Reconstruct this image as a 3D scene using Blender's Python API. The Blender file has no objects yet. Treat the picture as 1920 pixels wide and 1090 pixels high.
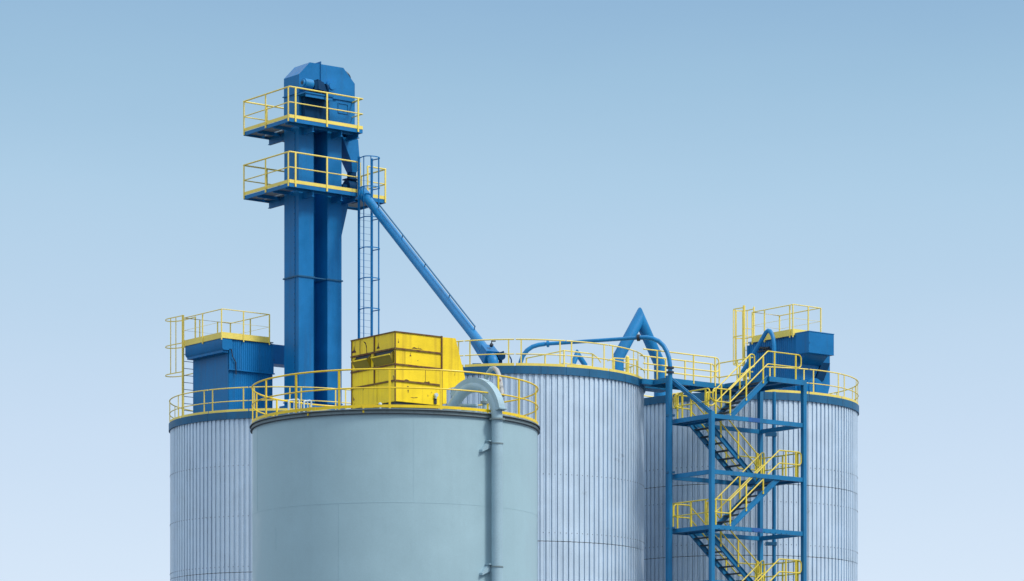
import bpy, bmesh, math, random
from mathutils import Vector, Matrix
random.seed(7)
PI = math.pi
R = math.radians
C = bpy.context.scene.collection
sc = bpy.context.scene

# ------------------------------------------------------------------ camera
FPX, CX, HY, EYE = 6000.0, 960.0, 1563.0, 1.6       # focal in photo pixels, principal column, horizon row, eye height
cam = bpy.data.cameras.new('camera')
cam.sensor_fit = 'HORIZONTAL'
cam.sensor_width = 36.0
cam.lens = 36.0 * FPX / 1920.0
cam.shift_y = (HY - 545.0) / 1920.0
cam.clip_start = 1.0
cam.clip_end = 6000.0
camo = bpy.data.objects.new('camera', cam)
C.objects.link(camo)
camo.location = (0, 0, EYE)
camo.rotation_euler = (R(90), 0, 0)
sc.camera = camo

# ------------------------------------------------------------------ light
SUN_EL, SUN_ROT = 46.0, 121.0
world = bpy.data.worlds.new('World')
sc.world = world
world.use_nodes = True
nt = world.node_tree
nt.nodes.clear()
wo = nt.nodes.new('ShaderNodeOutputWorld')
bg = nt.nodes.new('ShaderNodeBackground')
bg.inputs['Strength'].default_value = 0.12
sky = nt.nodes.new('ShaderNodeTexSky')
sky.sky_type = 'NISHITA'
sky.sun_disc = False
sky.sun_elevation = R(SUN_EL)
sky.sun_rotation = R(SUN_ROT)
sky.air_density = 1.0
sky.dust_density = 2.0
sky.ozone_density = 1.5
tc = nt.nodes.new('ShaderNodeTexCoord')
sx = nt.nodes.new('ShaderNodeSeparateXYZ')
nt.links.new(tc.outputs['Generated'], sx.inputs[0])
# a pale hazy layer near the horizon that thins out with elevation
ramp = nt.nodes.new('ShaderNodeValToRGB')
def hexlin(r, g, b):
    f = lambda c: (c / 255 / 12.92) if c / 255 <= 0.04045 else ((c / 255 + 0.055) / 1.055) ** 2.4
    return (f(r), f(g), f(b), 1)
mr = nt.nodes.new('ShaderNodeMapRange')
mr.inputs['From Min'].default_value = 0.0
mr.inputs['From Max'].default_value = 0.30
nt.links.new(sx.outputs['Z'], mr.inputs['Value'])
# uneven haze: the layer's height wanders a little
sn = nt.nodes.new('ShaderNodeTexNoise'); sn.inputs['Scale'].default_value = 5.0; sn.inputs['Detail'].default_value = 5
smp = nt.nodes.new('ShaderNodeMapping'); smp.inputs['Scale'].default_value = (1, 1, 4)
nt.links.new(tc.outputs['Generated'], smp.inputs['Vector']); nt.links.new(smp.outputs[0], sn.inputs['Vector'])
sa = nt.nodes.new('ShaderNodeMath'); sa.operation = 'MULTIPLY_ADD'; sa.inputs[1].default_value = 0.07
nt.links.new(sn.outputs['Fac'], sa.inputs[0]); nt.links.new(mr.outputs[0], sa.inputs[2])
sb = nt.nodes.new('ShaderNodeMath'); sb.operation = 'SUBTRACT'; sb.inputs[1].default_value = 0.035
nt.links.new(sa.outputs[0], sb.inputs[0]); nt.links.new(sb.outputs[0], ramp.inputs[0])
stops = [(0.0, (226, 238, 250)), (0.262, (214, 231, 249)), (0.42, (200, 221, 243)), (0.52, (190, 215, 238)),
         (0.66, (174, 206, 231)), (0.77, (158, 194, 222)), (0.84, (147, 184, 216)), (1.0, (134, 172, 210))]
el = ramp.color_ramp.elements
el[0].position = 0.0; el[0].color = hexlin(*stops[0][1])
el[1].position = 1.0; el[1].color = hexlin(*stops[-1][1])
for p, c in stops[1:-1]:
    e = el.new(p); e.color = hexlin(*c)
sc_ = nt.nodes.new('ShaderNodeVectorMath'); sc_.operation = 'SCALE'
sc_.inputs['Scale'].default_value = 1.0 / 0.12
nt.links.new(ramp.outputs[0], sc_.inputs[0])
mz = nt.nodes.new('ShaderNodeMapRange'); mz.interpolation_type = 'SMOOTHSTEP'
mz.inputs['From Min'].default_value = 0.28
mz.inputs['From Max'].default_value = 0.55
nt.links.new(sx.outputs['Z'], mz.inputs['Value'])
mx = nt.nodes.new('ShaderNodeMix'); mx.data_type = 'RGBA'
nt.links.new(mz.outputs[0], mx.inputs[0])
nt.links.new(sc_.outputs[0], mx.inputs[6])
# thin bright high haze over the clear-sky colour
hz_ = nt.nodes.new('ShaderNodeMix'); hz_.data_type = 'RGBA'
hz_.inputs[0].default_value = 0.65
hz_.inputs[7].default_value = (12.0, 12.5, 12.9, 1)
nt.links.new(sky.outputs[0], hz_.inputs[6])
nt.links.new(hz_.outputs[2], mx.inputs[7])
nt.links.new(mx.outputs[2], bg.inputs['Color'])
nt.links.new(bg.outputs[0], wo.inputs[0])

sun = bpy.data.lights.new('sun', 'SUN')
sun.energy = 2.25
sun.angle = R(12)
sun.color = (1.0, 0.955, 0.89)
suno = bpy.data.objects.new('sun', sun)
C.objects.link(suno)
sd = Vector((math.sin(R(SUN_ROT)) * math.cos(R(SUN_EL)), math.cos(R(SUN_ROT)) * math.cos(R(SUN_EL)), math.sin(R(SUN_EL))))
suno.rotation_euler = sd.to_track_quat('Z', 'Y').to_euler()
suno.location = (60, -40, 80)

vs = sc.view_settings
vs.view_transform = 'Standard'
vs.look = 'None'
vs.exposure = 0.0
vs.gamma = 1.0
vs.use_curve_mapping = False

# ------------------------------------------------------------------ materials
def paint(name, col, rough=0.45, var=0.16, streak=0.22, metallic=0.0, rust=0.0, rust_scale=5.0, bump=0.04, grain=0.06, dirt=(0.05, 0.055, 0.05), spec=0.5):
    m = bpy.data.materials.new(name)
    m.use_nodes = True
    n = m.node_tree.nodes; l = m.node_tree.links
    b = n['Principled BSDF']
    b.inputs['Roughness'].default_value = rough
    b.inputs['Metallic'].default_value = metallic
    b.inputs['Specular IOR Level'].default_value = spec
    t = n.new('ShaderNodeTexCoord')
    a = n.new('ShaderNodeTexNoise'); a.inputs['Scale'].default_value = 0.9; a.inputs['Detail'].default_value = 7; a.inputs['Roughness'].default_value = 0.62
    l.new(t.outputs['Object'], a.inputs['Vector'])
    mp = n.new('ShaderNodeMapping'); mp.inputs['Scale'].default_value = (5.5, 5.5, 0.22)
    l.new(t.outputs['Object'], mp.inputs['Vector'])
    s = n.new('ShaderNodeTexNoise'); s.inputs['Scale'].default_value = 1.0; s.inputs['Detail'].default_value = 5
    l.new(mp.outputs[0], s.inputs['Vector'])
    g = n.new('ShaderNodeTexNoise'); g.inputs['Scale'].default_value = 26.0; g.inputs['Detail'].default_value = 4
    l.new(t.outputs['Object'], g.inputs['Vector'])
    def rng(src, lo, hi, o0, o1):
        r = n.new('ShaderNodeMapRange')
        r.inputs['From Min'].default_value = lo; r.inputs['From Max'].default_value = hi
        r.inputs['To Min'].default_value = o0; r.inputs['To Max'].default_value = o1
        l.new(src, r.inputs['Value']); return r.outputs[0]
    v1 = rng(a.outputs['Fac'], 0.3, 0.7, 1 - var, 1 + var)
    v2 = rng(g.outputs['Fac'], 0.3, 0.7, 1 - grain, 1 + grain)
    mu = n.new('ShaderNodeMath'); mu.operation = 'MULTIPLY'
    l.new(v1, mu.inputs[0]); l.new(v2, mu.inputs[1])
    vm = n.new('ShaderNodeVectorMath'); vm.operation = 'SCALE'
    vm.inputs[0].default_value = col
    l.new(mu.outputs[0], vm.inputs['Scale'])
    mixd = n.new('ShaderNodeMix'); mixd.data_type = 'RGBA'
    l.new(rng(s.outputs['Fac'], 0.52, 0.78, 0.0, streak), mixd.inputs[0])
    l.new(vm.outputs[0], mixd.inputs[6])
    mixd.inputs[7].default_value = (*dirt, 1)
    last = mixd.outputs[2]
    if rust > 0:
        rn = n.new('ShaderNodeTexNoise'); rn.inputs['Scale'].default_value = rust_scale; rn.inputs['Detail'].default_value = 9; rn.inputs['Roughness'].default_value = 0.68
        mp2 = n.new('ShaderNodeMapping'); mp2.inputs['Scale'].default_value = (1, 1, 0.55); mp2.inputs['Location'].default_value = (3.1, 1.7, 0.4)
        l.new(t.outputs['Object'], mp2.inputs['Vector']); l.new(mp2.outputs[0], rn.inputs['Vector'])
        mixr = n.new('ShaderNodeMix'); mixr.data_type = 'RGBA'
        l.new(rng(rn.outputs['Fac'], 0.70 - rust * 0.28, 0.74 - rust * 0.28, 0.0, 1.0), mixr.inputs[0])
        l.new(last, mixr.inputs[6])
        cr = n.new('ShaderNodeMix'); cr.data_type = 'RGBA'
        l.new(g.outputs['Fac'], cr.inputs[0])
        cr.inputs[6].default_value = (0.035, 0.014, 0.008, 1); cr.inputs[7].default_value = (0.20, 0.065, 0.02, 1)
        l.new(cr.outputs[2], mixr.inputs[7])
        last = mixr.outputs[2]
    l.new(last, b.inputs['Base Color'])
    l.new(rng(a.outputs['Fac'], 0.3, 0.7, max(0.05, rough - 0.09), min(1, rough + 0.12)), b.inputs['Roughness'])
    if bump:
        bp = n.new('ShaderNodeBump'); bp.inputs['Strength'].default_value = bump; bp.inputs['Distance'].default_value = 0.05
        l.new(a.outputs['Fac'], bp.inputs['Height']); l.new(bp.outputs[0], b.inputs['Normal'])
    return m

BLUE = paint('blue_paint', (0.003, 0.165, 0.425), 0.42, spec=0.3)
BLUE_STAIR = paint('blue_stair_paint', (0.009, 0.18, 0.395), 0.4, streak=0.3, spec=0.35)
BLUE_PIPE = paint('blue_pipe_paint', (0.009, 0.205, 0.485), 0.4, spec=0.35)
TEAL = paint('teal_band_paint', (0.006, 0.115, 0.25), 0.5, streak=0.35)
PALE_YEL = paint('pale_yellow_paint', (0.90, 0.71, 0.14), 0.45, var=0.1, streak=0.12, dirt=(0.3, 0.17, 0.05))
YEL = paint('yellow_rail_paint', (0.88, 0.62, 0.01), 0.4, var=0.1, streak=0.15, dirt=(0.25, 0.13, 0.02))
STAIR_YEL = paint('stair_rail_paint', (0.74, 0.58, 0.04), 0.4, var=0.12, streak=0.15, dirt=(0.3, 0.2, 0.03))
BOX_YEL = paint('weathered_yellow_panel', (0.94, 0.67, 0.004), 0.48, var=0.16, streak=0.45, rust=0.21, rust_scale=3.2, dirt=(0.34, 0.18, 0.015))
BOX_RIB = paint('rusty_shaded_rib', (0.17, 0.10, 0.015), 0.7, var=0.2, streak=0.5, rust=0.78, rust_scale=4.0, dirt=(0.05, 0.03, 0.012))  # rust, with the shadow line below each rib darkened into the colour
BOX_HOOD = paint('shaded_yellow_hood', (0.24, 0.185, 0.006), 0.55, rust=0.2, rust_scale=5)  # casing yellow darkened to paint in the hoods' shade, with rust
GREY = paint('grey_green_paint', (0.345, 0.51, 0.575), 0.42, var=0.05, streak=0.07, dirt=(0.2, 0.3, 0.33), bump=0.06, grain=0.03)
GREY_PIPE = paint('grey_pipe_paint', (0.325, 0.48, 0.56), 0.4, var=0.1, streak=0.15, rust=0.03, dirt=(0.12, 0.17, 0.18))
RUSTY_HOSE = paint('rusty_hose_steel', (0.42, 0.44, 0.44), 0.6, rust=0.55, rust_scale=8)
GALV = paint('galvanised_sheet', (0.60, 0.73, 0.855), 0.36, var=0.08, streak=0.3, metallic=0.2, dirt=(0.30, 0.37, 0.47), bump=0.03)
SCREW = paint('dark_screw_heads', (0.20, 0.25, 0.31), 0.5)
DARK = paint('dark_steel', (0.02, 0.03, 0.045), 0.5)
DARKBLUE = paint('dark_blue_steel_and_shade', (0.004, 0.042, 0.115), 0.5, dirt=(0.003, 0.02, 0.05), spec=0.06)  # colour of dark parts; also paints the shade under the drive shelf
TREAD = paint('dark_tread_grating', (0.05, 0.065, 0.08), 0.6)
DECK = paint('deck_grating', (0.26, 0.30, 0.33), 0.6)
ROOFM = paint('roof_sheet', (0.30, 0.36, 0.40), 0.6)
RIMM = paint('rim_steel', (0.20, 0.27, 0.29), 0.5, streak=0.35)
PALE = paint('pale_galvanised_tube', (0.50, 0.62, 0.70), 0.45)

# ------------------------------------------------------------------ mesh builder
class MB:
    def __init__(s): s.v = []; s.f = []; s.m = []
    def add(s, vs, fs, mi=0):
        o = len(s.v); s.v += [tuple(v) for v in vs]
        s.f += [tuple(i + o for i in f) for f in fs]; s.m += [mi] * len(fs); return s
    def box(s, x0, x1, y0, y1, z0, z1, mi=0):
        v = [(x, y, z) for z in (z0, z1) for y in (y0, y1) for x in (x0, x1)]
        return s.add(v, [(0, 2, 3, 1), (4, 5, 7, 6), (0, 1, 5, 4), (2, 6, 7, 3), (0, 4, 6, 2), (1, 3, 7, 5)], mi)
    def loft(s, a, b, mi=0):
        n = len(a)
        return s.add(list(a) + list(b), [tuple(range(n)), tuple(range(n, 2 * n))] + [(i, (i + 1) % n, (i + 1) % n + n, i + n) for i in range(n)], mi)
    def prism(s, poly, axis, d0, d1, mi=0):
        def p(q, d):
            return {'x': (d, q[0], q[1]), 'y': (q[0], d, q[1]), 'z': (q[0], q[1], d)}[axis]
        return s.loft([p(q, d0) for q in poly], [p(q, d1) for q in poly], mi)
    def bar(s, p, q, w, h, up=(0, 0, 1), mi=0):
        p = Vector(p); q = Vector(q); t = (q - p).normalized(); u = Vector(up)
        a = t.cross(u)
        if a.length < 1e-4: a = t.cross(Vector((0, 1, 0)))
        a.normalize(); b = a.cross(t)
        k = [(-w / 2, -h / 2), (w / 2, -h / 2), (w / 2, h / 2), (-w / 2, h / 2)]
        return s.loft([p + a * i + b * j for i, j in k], [q + a * i + b * j for i, j in k], mi)
    def tube(s, pts, r, seg=10, closed=False, mi=0):
        pts = [Vector(p) for p in pts]; n = len(pts)
        tans = []
        for i in range(n):
            if closed: d0 = pts[i] - pts[i - 1]; d1 = pts[(i + 1) % n] - pts[i]
            else:
                d0 = pts[i] - pts[i - 1] if i else pts[1] - pts[0]
                d1 = pts[i + 1] - pts[i] if i < n - 1 else pts[-1] - pts[-2]
            d0 = d0.normalized(); d1 = d1.normalized()
            t = (d0 + d1)
            tans.append((t.normalized() if t.length > 1e-6 else d0, d0, d1))
        t0 = tans[0][0]
        up = Vector((0, 0, 1)) if abs(t0.z) < 0.9 else Vector((1, 0, 0))
        a = t0.cross(up).normalized()
        base = len(s.v); prev = t0
        for i in range(n):
            t, d0, d1 = tans[i]
            ax = prev.cross(t)
            if ax.length > 1e-7: a = Matrix.Rotation(prev.angle(t), 3, ax.normalized()) @ a
            a = (a - t * a.dot(t)).normalized(); b = t.cross(a); prev = t
            k = max(0.35, d0.dot(t)); mdir = (d1 - d0)
            mdir = mdir - t * mdir.dot(t)
            for j in range(seg):
                th = 2 * PI * j / seg
                o = a * math.cos(th) * r + b * math.sin(th) * r
                if mdir.length > 1e-6:
                    md = mdir.normalized(); o = o + md * o.dot(md) * (1 / k - 1)
                s.v.append(tuple(pts[i] + o))
        m = n if closed else n - 1
        off = 0
        if closed:   # smallest twist between last and first ring
            v0 = Vector(s.v[base + (n - 1) * seg])
            off = min(range(seg), key=lambda j: (Vector(s.v[base + j]) - v0).length)
        for i in range(m):
            i2 = (i + 1) % n
            sh = off if (closed and i == n - 1) else 0
            for j in range(seg):
                s.f.append((base + i * seg + j, base + i * seg + (j + 1) % seg, base + i2 * seg + (j + 1 + sh) % seg, base + i2 * seg + (j + sh) % seg)); s.m.append(mi)
        if not closed:
            s.f.append(tuple(base + j for j in range(seg))[::-1]); s.m.append(mi)
            s.f.append(tuple(base + (n - 1) * seg + j for j in range(seg))); s.m.append(mi)
        return s
    def sphere(s, c, r, mi=0):
        c = Vector(c); nu, nv = 20, 10
        vs = [c + Vector((0, 0, r))]
        for i in range(1, nv):
            for j in range(nu):
                p = PI * i / nv; t = 2 * PI * j / nu
                vs.append(c + Vector((math.sin(p) * math.cos(t), math.sin(p) * math.sin(t), math.cos(p))) * r)
        vs.append(c - Vector((0, 0, r)))
        fs = [(0, 1 + j, 1 + (j + 1) % nu) for j in range(nu)]
        for i in range(nv - 2):
            for j in range(nu):
                fs.append((1 + i * nu + j, 1 + (i + 1) * nu + j, 1 + (i + 1) * nu + (j + 1) % nu, 1 + i * nu + (j + 1) % nu))
        L = len(vs) - 1
        fs += [(L, 1 + (nv - 2) * nu + (j + 1) % nu, 1 + (nv - 2) * nu + j) for j in range(nu)]
        return s.add(vs, fs, mi)
    def ring(s, r0, r1, z0, z1, a0=0.0, a1=2 * PI, seg=128, mi=0):
        full = a1 - a0 > 2 * PI - 1e-6
        n = seg if full else max(2, int(seg * (a1 - a0) / (2 * PI)) + 1)
        base = len(s.v); cnt = n if full else n + 1
        for i in range(cnt):
            a = a0 + (a1 - a0) * i / n
            for r, z in ((r0, z0), (r1, z0), (r1, z1), (r0, z1)):
                s.v.append((r * math.sin(a), -r * math.cos(a), z))
        for i in range(n):
            i2 = (i + 1) % cnt
            for j in range(4):
                s.f.append((base + i * 4 + j, base + i * 4 + (j + 1) % 4, base + i2 * 4 + (j + 1) % 4, base + i2 * 4 + j)); s.m.append(mi)
        if not full:
            s.f += [(base, base + 1, base + 2, base + 3), tuple(base + n * 4 + j for j in (3, 2, 1, 0))]; s.m += [mi, mi]
        return s
    def mesh(s, name, mats):
        me = bpy.data.meshes.new(name)
        me.from_pydata(s.v, [], s.f)
        if not isinstance(mats, (list, tuple)): mats = [mats]
        for m in mats: me.materials.append(m)
        for p, mi in zip(me.polygons, s.m): p.material_index = mi
        bm = bmesh.new(); bm.from_mesh(me)
        bmesh.ops.recalc_face_normals(bm, faces=bm.faces[:])
        bm.to_mesh(me); bm.free()
        for p in me.polygons: p.use_smooth = True
        me.set_sharp_from_angle(angle=R(38))
        return me
    def build(s, name, mats, parent=None, loc=None, rz=0.0):
        return put(s.mesh(name, mats), name, parent, loc, rz)

def put(me, name, parent=None, loc=None, rz=0.0):
    o = bpy.data.objects.new(name, me); C.objects.link(o)
    if parent is not None: o.parent = parent
    if loc is not None: o.location = loc
    o.rotation_euler = (0, 0, rz)
    return o

def fillet(pts, r, n=6, closed=False):
    pts = [Vector(p) for p in pts]; out = []; N = len(pts)
    for i, p in enumerate(pts):
        if not closed and i in (0, N - 1): out.append(p); continue
        a = pts[i - 1] - p; b = pts[(i + 1) % N] - p
        la, lb = a.length, b.length; a.normalize(); b.normalize()
        ang = a.angle(b)
        if ang > PI - 0.02: out.append(p); continue
        d = min(r / math.tan(ang / 2), la * 0.49, lb * 0.49); rr = d * math.tan(ang / 2)
        p0 = p + a * d; p1 = p + b * d
        c = p + (a + b).normalized() * (rr / math.sin(ang / 2))
        v0 = p0 - c; v1 = p1 - c; th = v0.angle(v1)
        for k in range(n + 1):
            t = k / n
            out.append(c + (v0 * math.sin((1 - t) * th) + v1 * math.sin(t * th)) / math.sin(th))
    return out

# ------------------------------------------------------------------ layout helpers
ANG = R(37.8)                                        # the plant's grid is turned this much against the view
def at(px, py, d):                                   # a point of the place at true distance d
    return Vector(((px - CX) / FPX * d, d, EYE + (HY - py) / FPX * d))
class Frame:
    def __init__(s, x, y, z, ang=0.0): s.x, s.y, s.z, s.ang = x, y, z, ang; s.c, s.s = math.cos(ang), math.sin(ang)
    def u_at(s, px, v=0.0):
        k = (px - CX) / FPX
        return (k * (s.y + v * s.c) - s.x + v * s.s) / (s.c - k * s.s)
    def v_at(s, px, u=0.0):
        k = (px - CX) / FPX
        return (s.x + u * s.c - k * (s.y + u * s.s)) / (s.s + k * s.c)
    def z_at(s, py, u=0.0, v=0.0):
        return (HY - py) / FPX * (s.y + u * s.s + v * s.c) + EYE - s.z
    def loc(s, w):
        dx, dy = w[0] - s.x, w[1] - s.y
        return Vector((dx * s.c + dy * s.s, -dx * s.s + dy * s.c, w[2] - s.z))
def frame_px(px, d, z, ang=ANG): return Frame((px - CX) / FPX * d, d, z, ang)
def thing(name, label, cat, fr, group=None):
    o = bpy.data.objects.new(name, None); C.objects.link(o)
    o.empty_display_size = 0.3
    o.location = (fr.x, fr.y, fr.z); o.rotation_euler = (0, 0, fr.ang)
    o['label'] = label; o['category'] = cat
    if group: o['group'] = group
    return o

ROOF = EYE + 17.54                                   # roof height of the three corrugated silos
GROOF = EYE + 12.66                                  # roof height of the smooth silo

# ------------------------------------------------------------------ ground
gm = paint('yard_concrete', (0.10, 0.10, 0.105), 0.9, var=0.25, streak=0.0)
g = MB().box(-2000, 2000, -300, 4000, -0.5, 0.0).build('ground', gm)
g['kind'] = 'structure'

# ------------------------------------------------------------------ guard rails on round roofs
def post_mesh(h, w, d, mat, drop=0.0):
    return MB().box(-w / 2, w / 2, -d / 2, d / 2, -drop, h).mesh('post', mat)
def arc(rad, a0, a1, z, step=R(2.5)):
    n = max(2, int((a1 - a0) / step) + 1)
    return [(rad * math.sin(a0 + (a1 - a0) * i / n), -rad * math.cos(a0 + (a1 - a0) * i / n), z) for i in range(n + 1)]
def round_rail(root, rad, zb, zmid, ztop, panels, posts, mat, tr, pw, pd, toe, drop, name='guard_rail'):
    gr = MB(); tb = MB()
    for a0, a1 in panels:
        full = a1 - a0 > 2 * PI - 1e-4
        for z, k in ((ztop, 1.0), (zmid, 0.85)):
            p = arc(rad, a0, a1, z)
            if full: gr.tube(p[:-1], tr * k, 8, True)
            else: gr.tube(p, tr * k, 8)
        tb.ring(rad - 0.012, rad + 0.012, zb + toe[0], zb + toe[1], a0, a1)
    r = gr.build(name, mat, root)
    tb.build('toe_board', mat, r)
    pm = post_mesh(ztop - zb, pw, pd, mat, drop)
    for a in posts:
        put(pm, 'post', r, (rad * math.sin(a), -rad * math.cos(a), zb), a)
    return r

# ------------------------------------------------------------------ corrugated silos
def corrugated_silo(label, cx, cy, rad, joint0, seams, dots, skip=()):
    fr = Frame(cx, cy, 0.0)
    root = thing('corrugated_silo', label, 'silo', fr, 'corrugated steel silos')
    N = 138
    sh = MB()
    prof = ((0.0, 0.0), (0.52, 0.0), (0.535, -0.08), (0.60, -0.08), (0.62, -0.042), (0.885, -0.042), (0.905, -0.08), (0.985, -0.08))
    zs = [0.0] + sorted(seams) + [ROOF - 0.05]
    for k in range(len(zs) - 1):
        z0 = zs[k] + (0.011 if k else 0.0); z1 = zs[k + 1] - (0.011 if k < len(zs) - 2 else 0.0)
        vs, fs = [], []
        for i in range(N):
            jit = random.uniform(-0.004, 0.004)
            tilt = random.uniform(-0.012, 0.012)
            for t, d in prof:
                a = 2 * PI * (i + t) / N; q = rad + d + jit + tilt * (t - 0.5)
                vs += [(q * math.sin(a), -q * math.cos(a), z0), (q * math.sin(a), -q * math.cos(a), z1)]
        n = len(vs) // 2
        for i in range(n):
            j = (i + 1) % n; fs.append((2 * i, 2 * j, 2 * j + 1, 2 * i + 1))
        sh.add(vs, fs)
    sh.ring(rad - 0.14, rad - 0.1, 0.0, ROOF - 0.05, mi=1)          # wall behind the sheets
    for z in dots:
        for i in range(N):
            a = 2 * PI * (i + 0.47) / N
            c = Vector((rad * math.sin(a), -rad * math.cos(a), z)); t = Vector((math.cos(a), math.sin(a), 0)); o = Vector((math.sin(a), -math.cos(a), 0))
            sh.bar(c - o * 0.005, c + o * 0.014, 0.026, 0.03, (0, 0, 1), 2)
    sh.build('shell', [GALV, DARK, SCREW], root)
    band = MB()
    nb = 32
    for i in range(nb):
        a0 = joint0 + 2 * PI * i / nb + 0.0012; a1 = joint0 + 2 * PI * (i + 1) / nb - 0.0012
        band.ring(rad - 0.02, rad + 0.06, ROOF - 0.30, ROOF, a0, a1, 256)
    band.ring(rad - 0.05, rad + 0.045, ROOF - 0.29, ROOF - 0.01)
    band.build('rim_band', TEAL, root)
    MB().prism([((rad - 0.06) * math.sin(2 * PI * i / 96), (rad - 0.06) * math.cos(2 * PI * i / 96)) for i in range(96)], 'z', ROOF - 0.12, ROOF - 0.015).build('roof', ROOFM, root)
    panels, posts = [], []
    for i in range(16):
        a0 = joint0 + 2 * PI * i / 16
        if i in skip: continue
        panels.append((a0 + 0.006, a0 + 2 * PI / 16 - 0.006))
        posts += [a0 + R(2.7), a0 + 2 * PI / 16 - R(2.7)]
    round_rail(root, rad + 0.02, ROOF, ROOF + 0.44, ROOF + 0.99, panels, posts, PALE_YEL, 0.025, 0.052, 0.022, (0.0, 0.10), 0.06)
    return fr, root

SR = 4.98
S_M = (0.17, 125.0); S_L = ((537 - CX) / FPX * 137.75, 137.75); S_R = (9.255, 132.05)
frM, siloM = corrugated_silo('tall corrugated silo in the middle of the picture, behind the smooth grey silo', *S_M, SR, R(-0.7),
                             [EYE + 10.98, EYE + 3.5], [EYE + 13.5, EYE + 11.3, EYE + 9.1], skip=(4,))
SKIP_R = (12, 13, 14, 15)
frL, siloL = corrugated_silo('corrugated silo at far left with the dark blue filter house and elevator tower on top', *S_L, SR, R(8.4),
                             [EYE + 10.86, EYE + 3.5], [EYE + 15.3, EYE + 13.2, EYE + 11.1, EYE + 9.0])
frR, siloR = corrugated_silo('corrugated silo at far right standing behind the blue outdoor stairs', *S_R, SR, R(8.8),
                             [EYE + 13.9, EYE + 11.05, EYE + 3.5], [EYE + 14.6, EYE + 13.2, EYE + 11.5, EYE + 9.4], skip=SKIP_R)

# ------------------------------------------------------------------ smooth silo
frG = Frame((741 - CX) / FPX * 100, 100.0, 0.0)
siloG = thing('smooth_silo', 'smooth grey-green painted steel silo in front, with bright yellow guard rail', 'silo', frG)
GR = 4.45
sh = MB(); n = 160
sh.add([(GR * math.sin(2 * PI * i / n), -GR * math.cos(2 * PI * i / n), z) for i in range(n) for z in (0.0, GROOF - 0.1)],
       [(2 * i, 2 * ((i + 1) % n), 2 * ((i + 1) % n) + 1, 2 * i + 1) for i in range(n)])
for z in (EYE + 9.89, EYE + 4.9):
    sh.ring(GR - 0.02, GR + 0.004, z - 0.010, z + 0.010, seg=160)
def ridge(deg, z0, z1, w=0.018):
    a = R(deg); sh.ring(GR - 0.02, GR + 0.004, z0, z1, a - w / 2 / GR, a + w / 2 / GR, 4)
ridge(9.2, EYE + 9.9, GROOF - 0.1); ridge(-52.5, EYE + 8.6, EYE + 9.3, 0.014); ridge(-20, EYE + 4.9, EYE + 9.88); ridge(48, EYE + 4.9, EYE + 9.88)
ridge(-70, EYE + 9.9, GROOF - 0.1)
sh.build('shell', GREY, siloG)
rim = MB()
rim.ring(GR - 0.1, GR + 0.03, GROOF - 0.11, GROOF - 0.022, seg=160)
rim.ring(GR - 0.1, GR + 0.07, GROOF - 0.135, GROOF - 0.112, seg=160, mi=1)
rim.ring(GR - 0.1, GR + 0.085, GROOF - 0.02, GROOF - 0.002, seg=160, mi=1)
rim.ring(GR - 0.1, GR + 0.06, GROOF, GROOF + 0.03, seg=160)
rim.build('rim_flange', [RIMM, DARK], siloG)
MB().prism([((GR - 0.05) * math.sin(2 * PI * i / 96), (GR - 0.05) * math.cos(2 * PI * i / 96)) for i in range(96)], 'z', GROOF - 0.08, GROOF + 0.02).build('roof', ROOFM, siloG)
gp = [R(20 * i) for i in range(18) if i != 2] + [R(46.5)]
railG = round_rail(siloG, GR + 0.01, GROOF + 0.03, GROOF + 0.65, GROOF + 1.21, [(0, 2 * PI)], gp, YEL, 0.026, 0.068, 0.03, (0.03, 0.115), 0.02)
clip = MB()
for deg in (-32, -8.5):
    a = R(deg); q = GR + 0.04
    c = Vector((q * math.sin(a), -q * math.cos(a), GROOF + 0.10)); t = Vector((math.cos(a), math.sin(a), 0))
    clip.bar(c - t * 0.16, c + t * 0.16, 0.02, 0.1); clip.bar(c - t * 0.15 + Vector((0, 0, -0.12)), c - t * 0.10 + Vector((0, 0, -0.12)), 0.03, 0.15)
clip.build('rail_clip', YEL, railG)
ht = MB()
hc = frG.loc(at(879, 762, 99.0)); hz = GROOF + 0.02
ht.tube([(hc.x, hc.y, hz), (hc.x, hc.y, hz + 0.52)], 0.24, 24)
ht.tube([(hc.x, hc.y, hz + 0.52), (hc.x, hc.y, hz + 0.575)], 0.29, 24)
ht.build('hatch_cover', GREY_PIPE, siloG)
lamp = MB(); lp = frG.loc(at(713, 757, 96.4))
lamp.tube([(lp.x, lp.y, GROOF + 0.03), (lp.x, lp.y, GROOF + 0.25)], 0.03, 8); lamp.sphere((lp.x, lp.y, GROOF + 0.27), 0.055)
lamp.build('roof_marker', PALE, siloG)

# pale little hoops standing at the back of that roof
for x0, x1, y, lab in ((541, 561, 750.5, 'pale tubular hoop at the back of the smooth silo roof, left of its pair'), (570, 583.5, 752.5, 'pale tubular hoop at the back of the smooth silo roof, right of its pair')):
    d = 102.5; a = at(x0, y, d); b = at(x1, y - 1.5, d + 0.2)
    fr = Frame(a.x, a.y, GROOF + 0.02)
    t = thing('tube_hoop', lab, 'hoop', fr, 'pale tube hoops')
    la, lb = fr.loc(a), fr.loc(b)
    h = MB(); h.tube(fillet([(la.x, la.y, 0), la, lb, (lb.x, lb.y, 0)], 0.05, 4), 0.028, 8)
    h.build('hoop_tube', PALE, t)
    m = (la + lb) / 2
    h = MB(); h.tube([(m.x, m.y, 0), (m.x, m.y, m.z - 0.02)], 0.018, 8); h.build('centre_bar', PALE, t)

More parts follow.
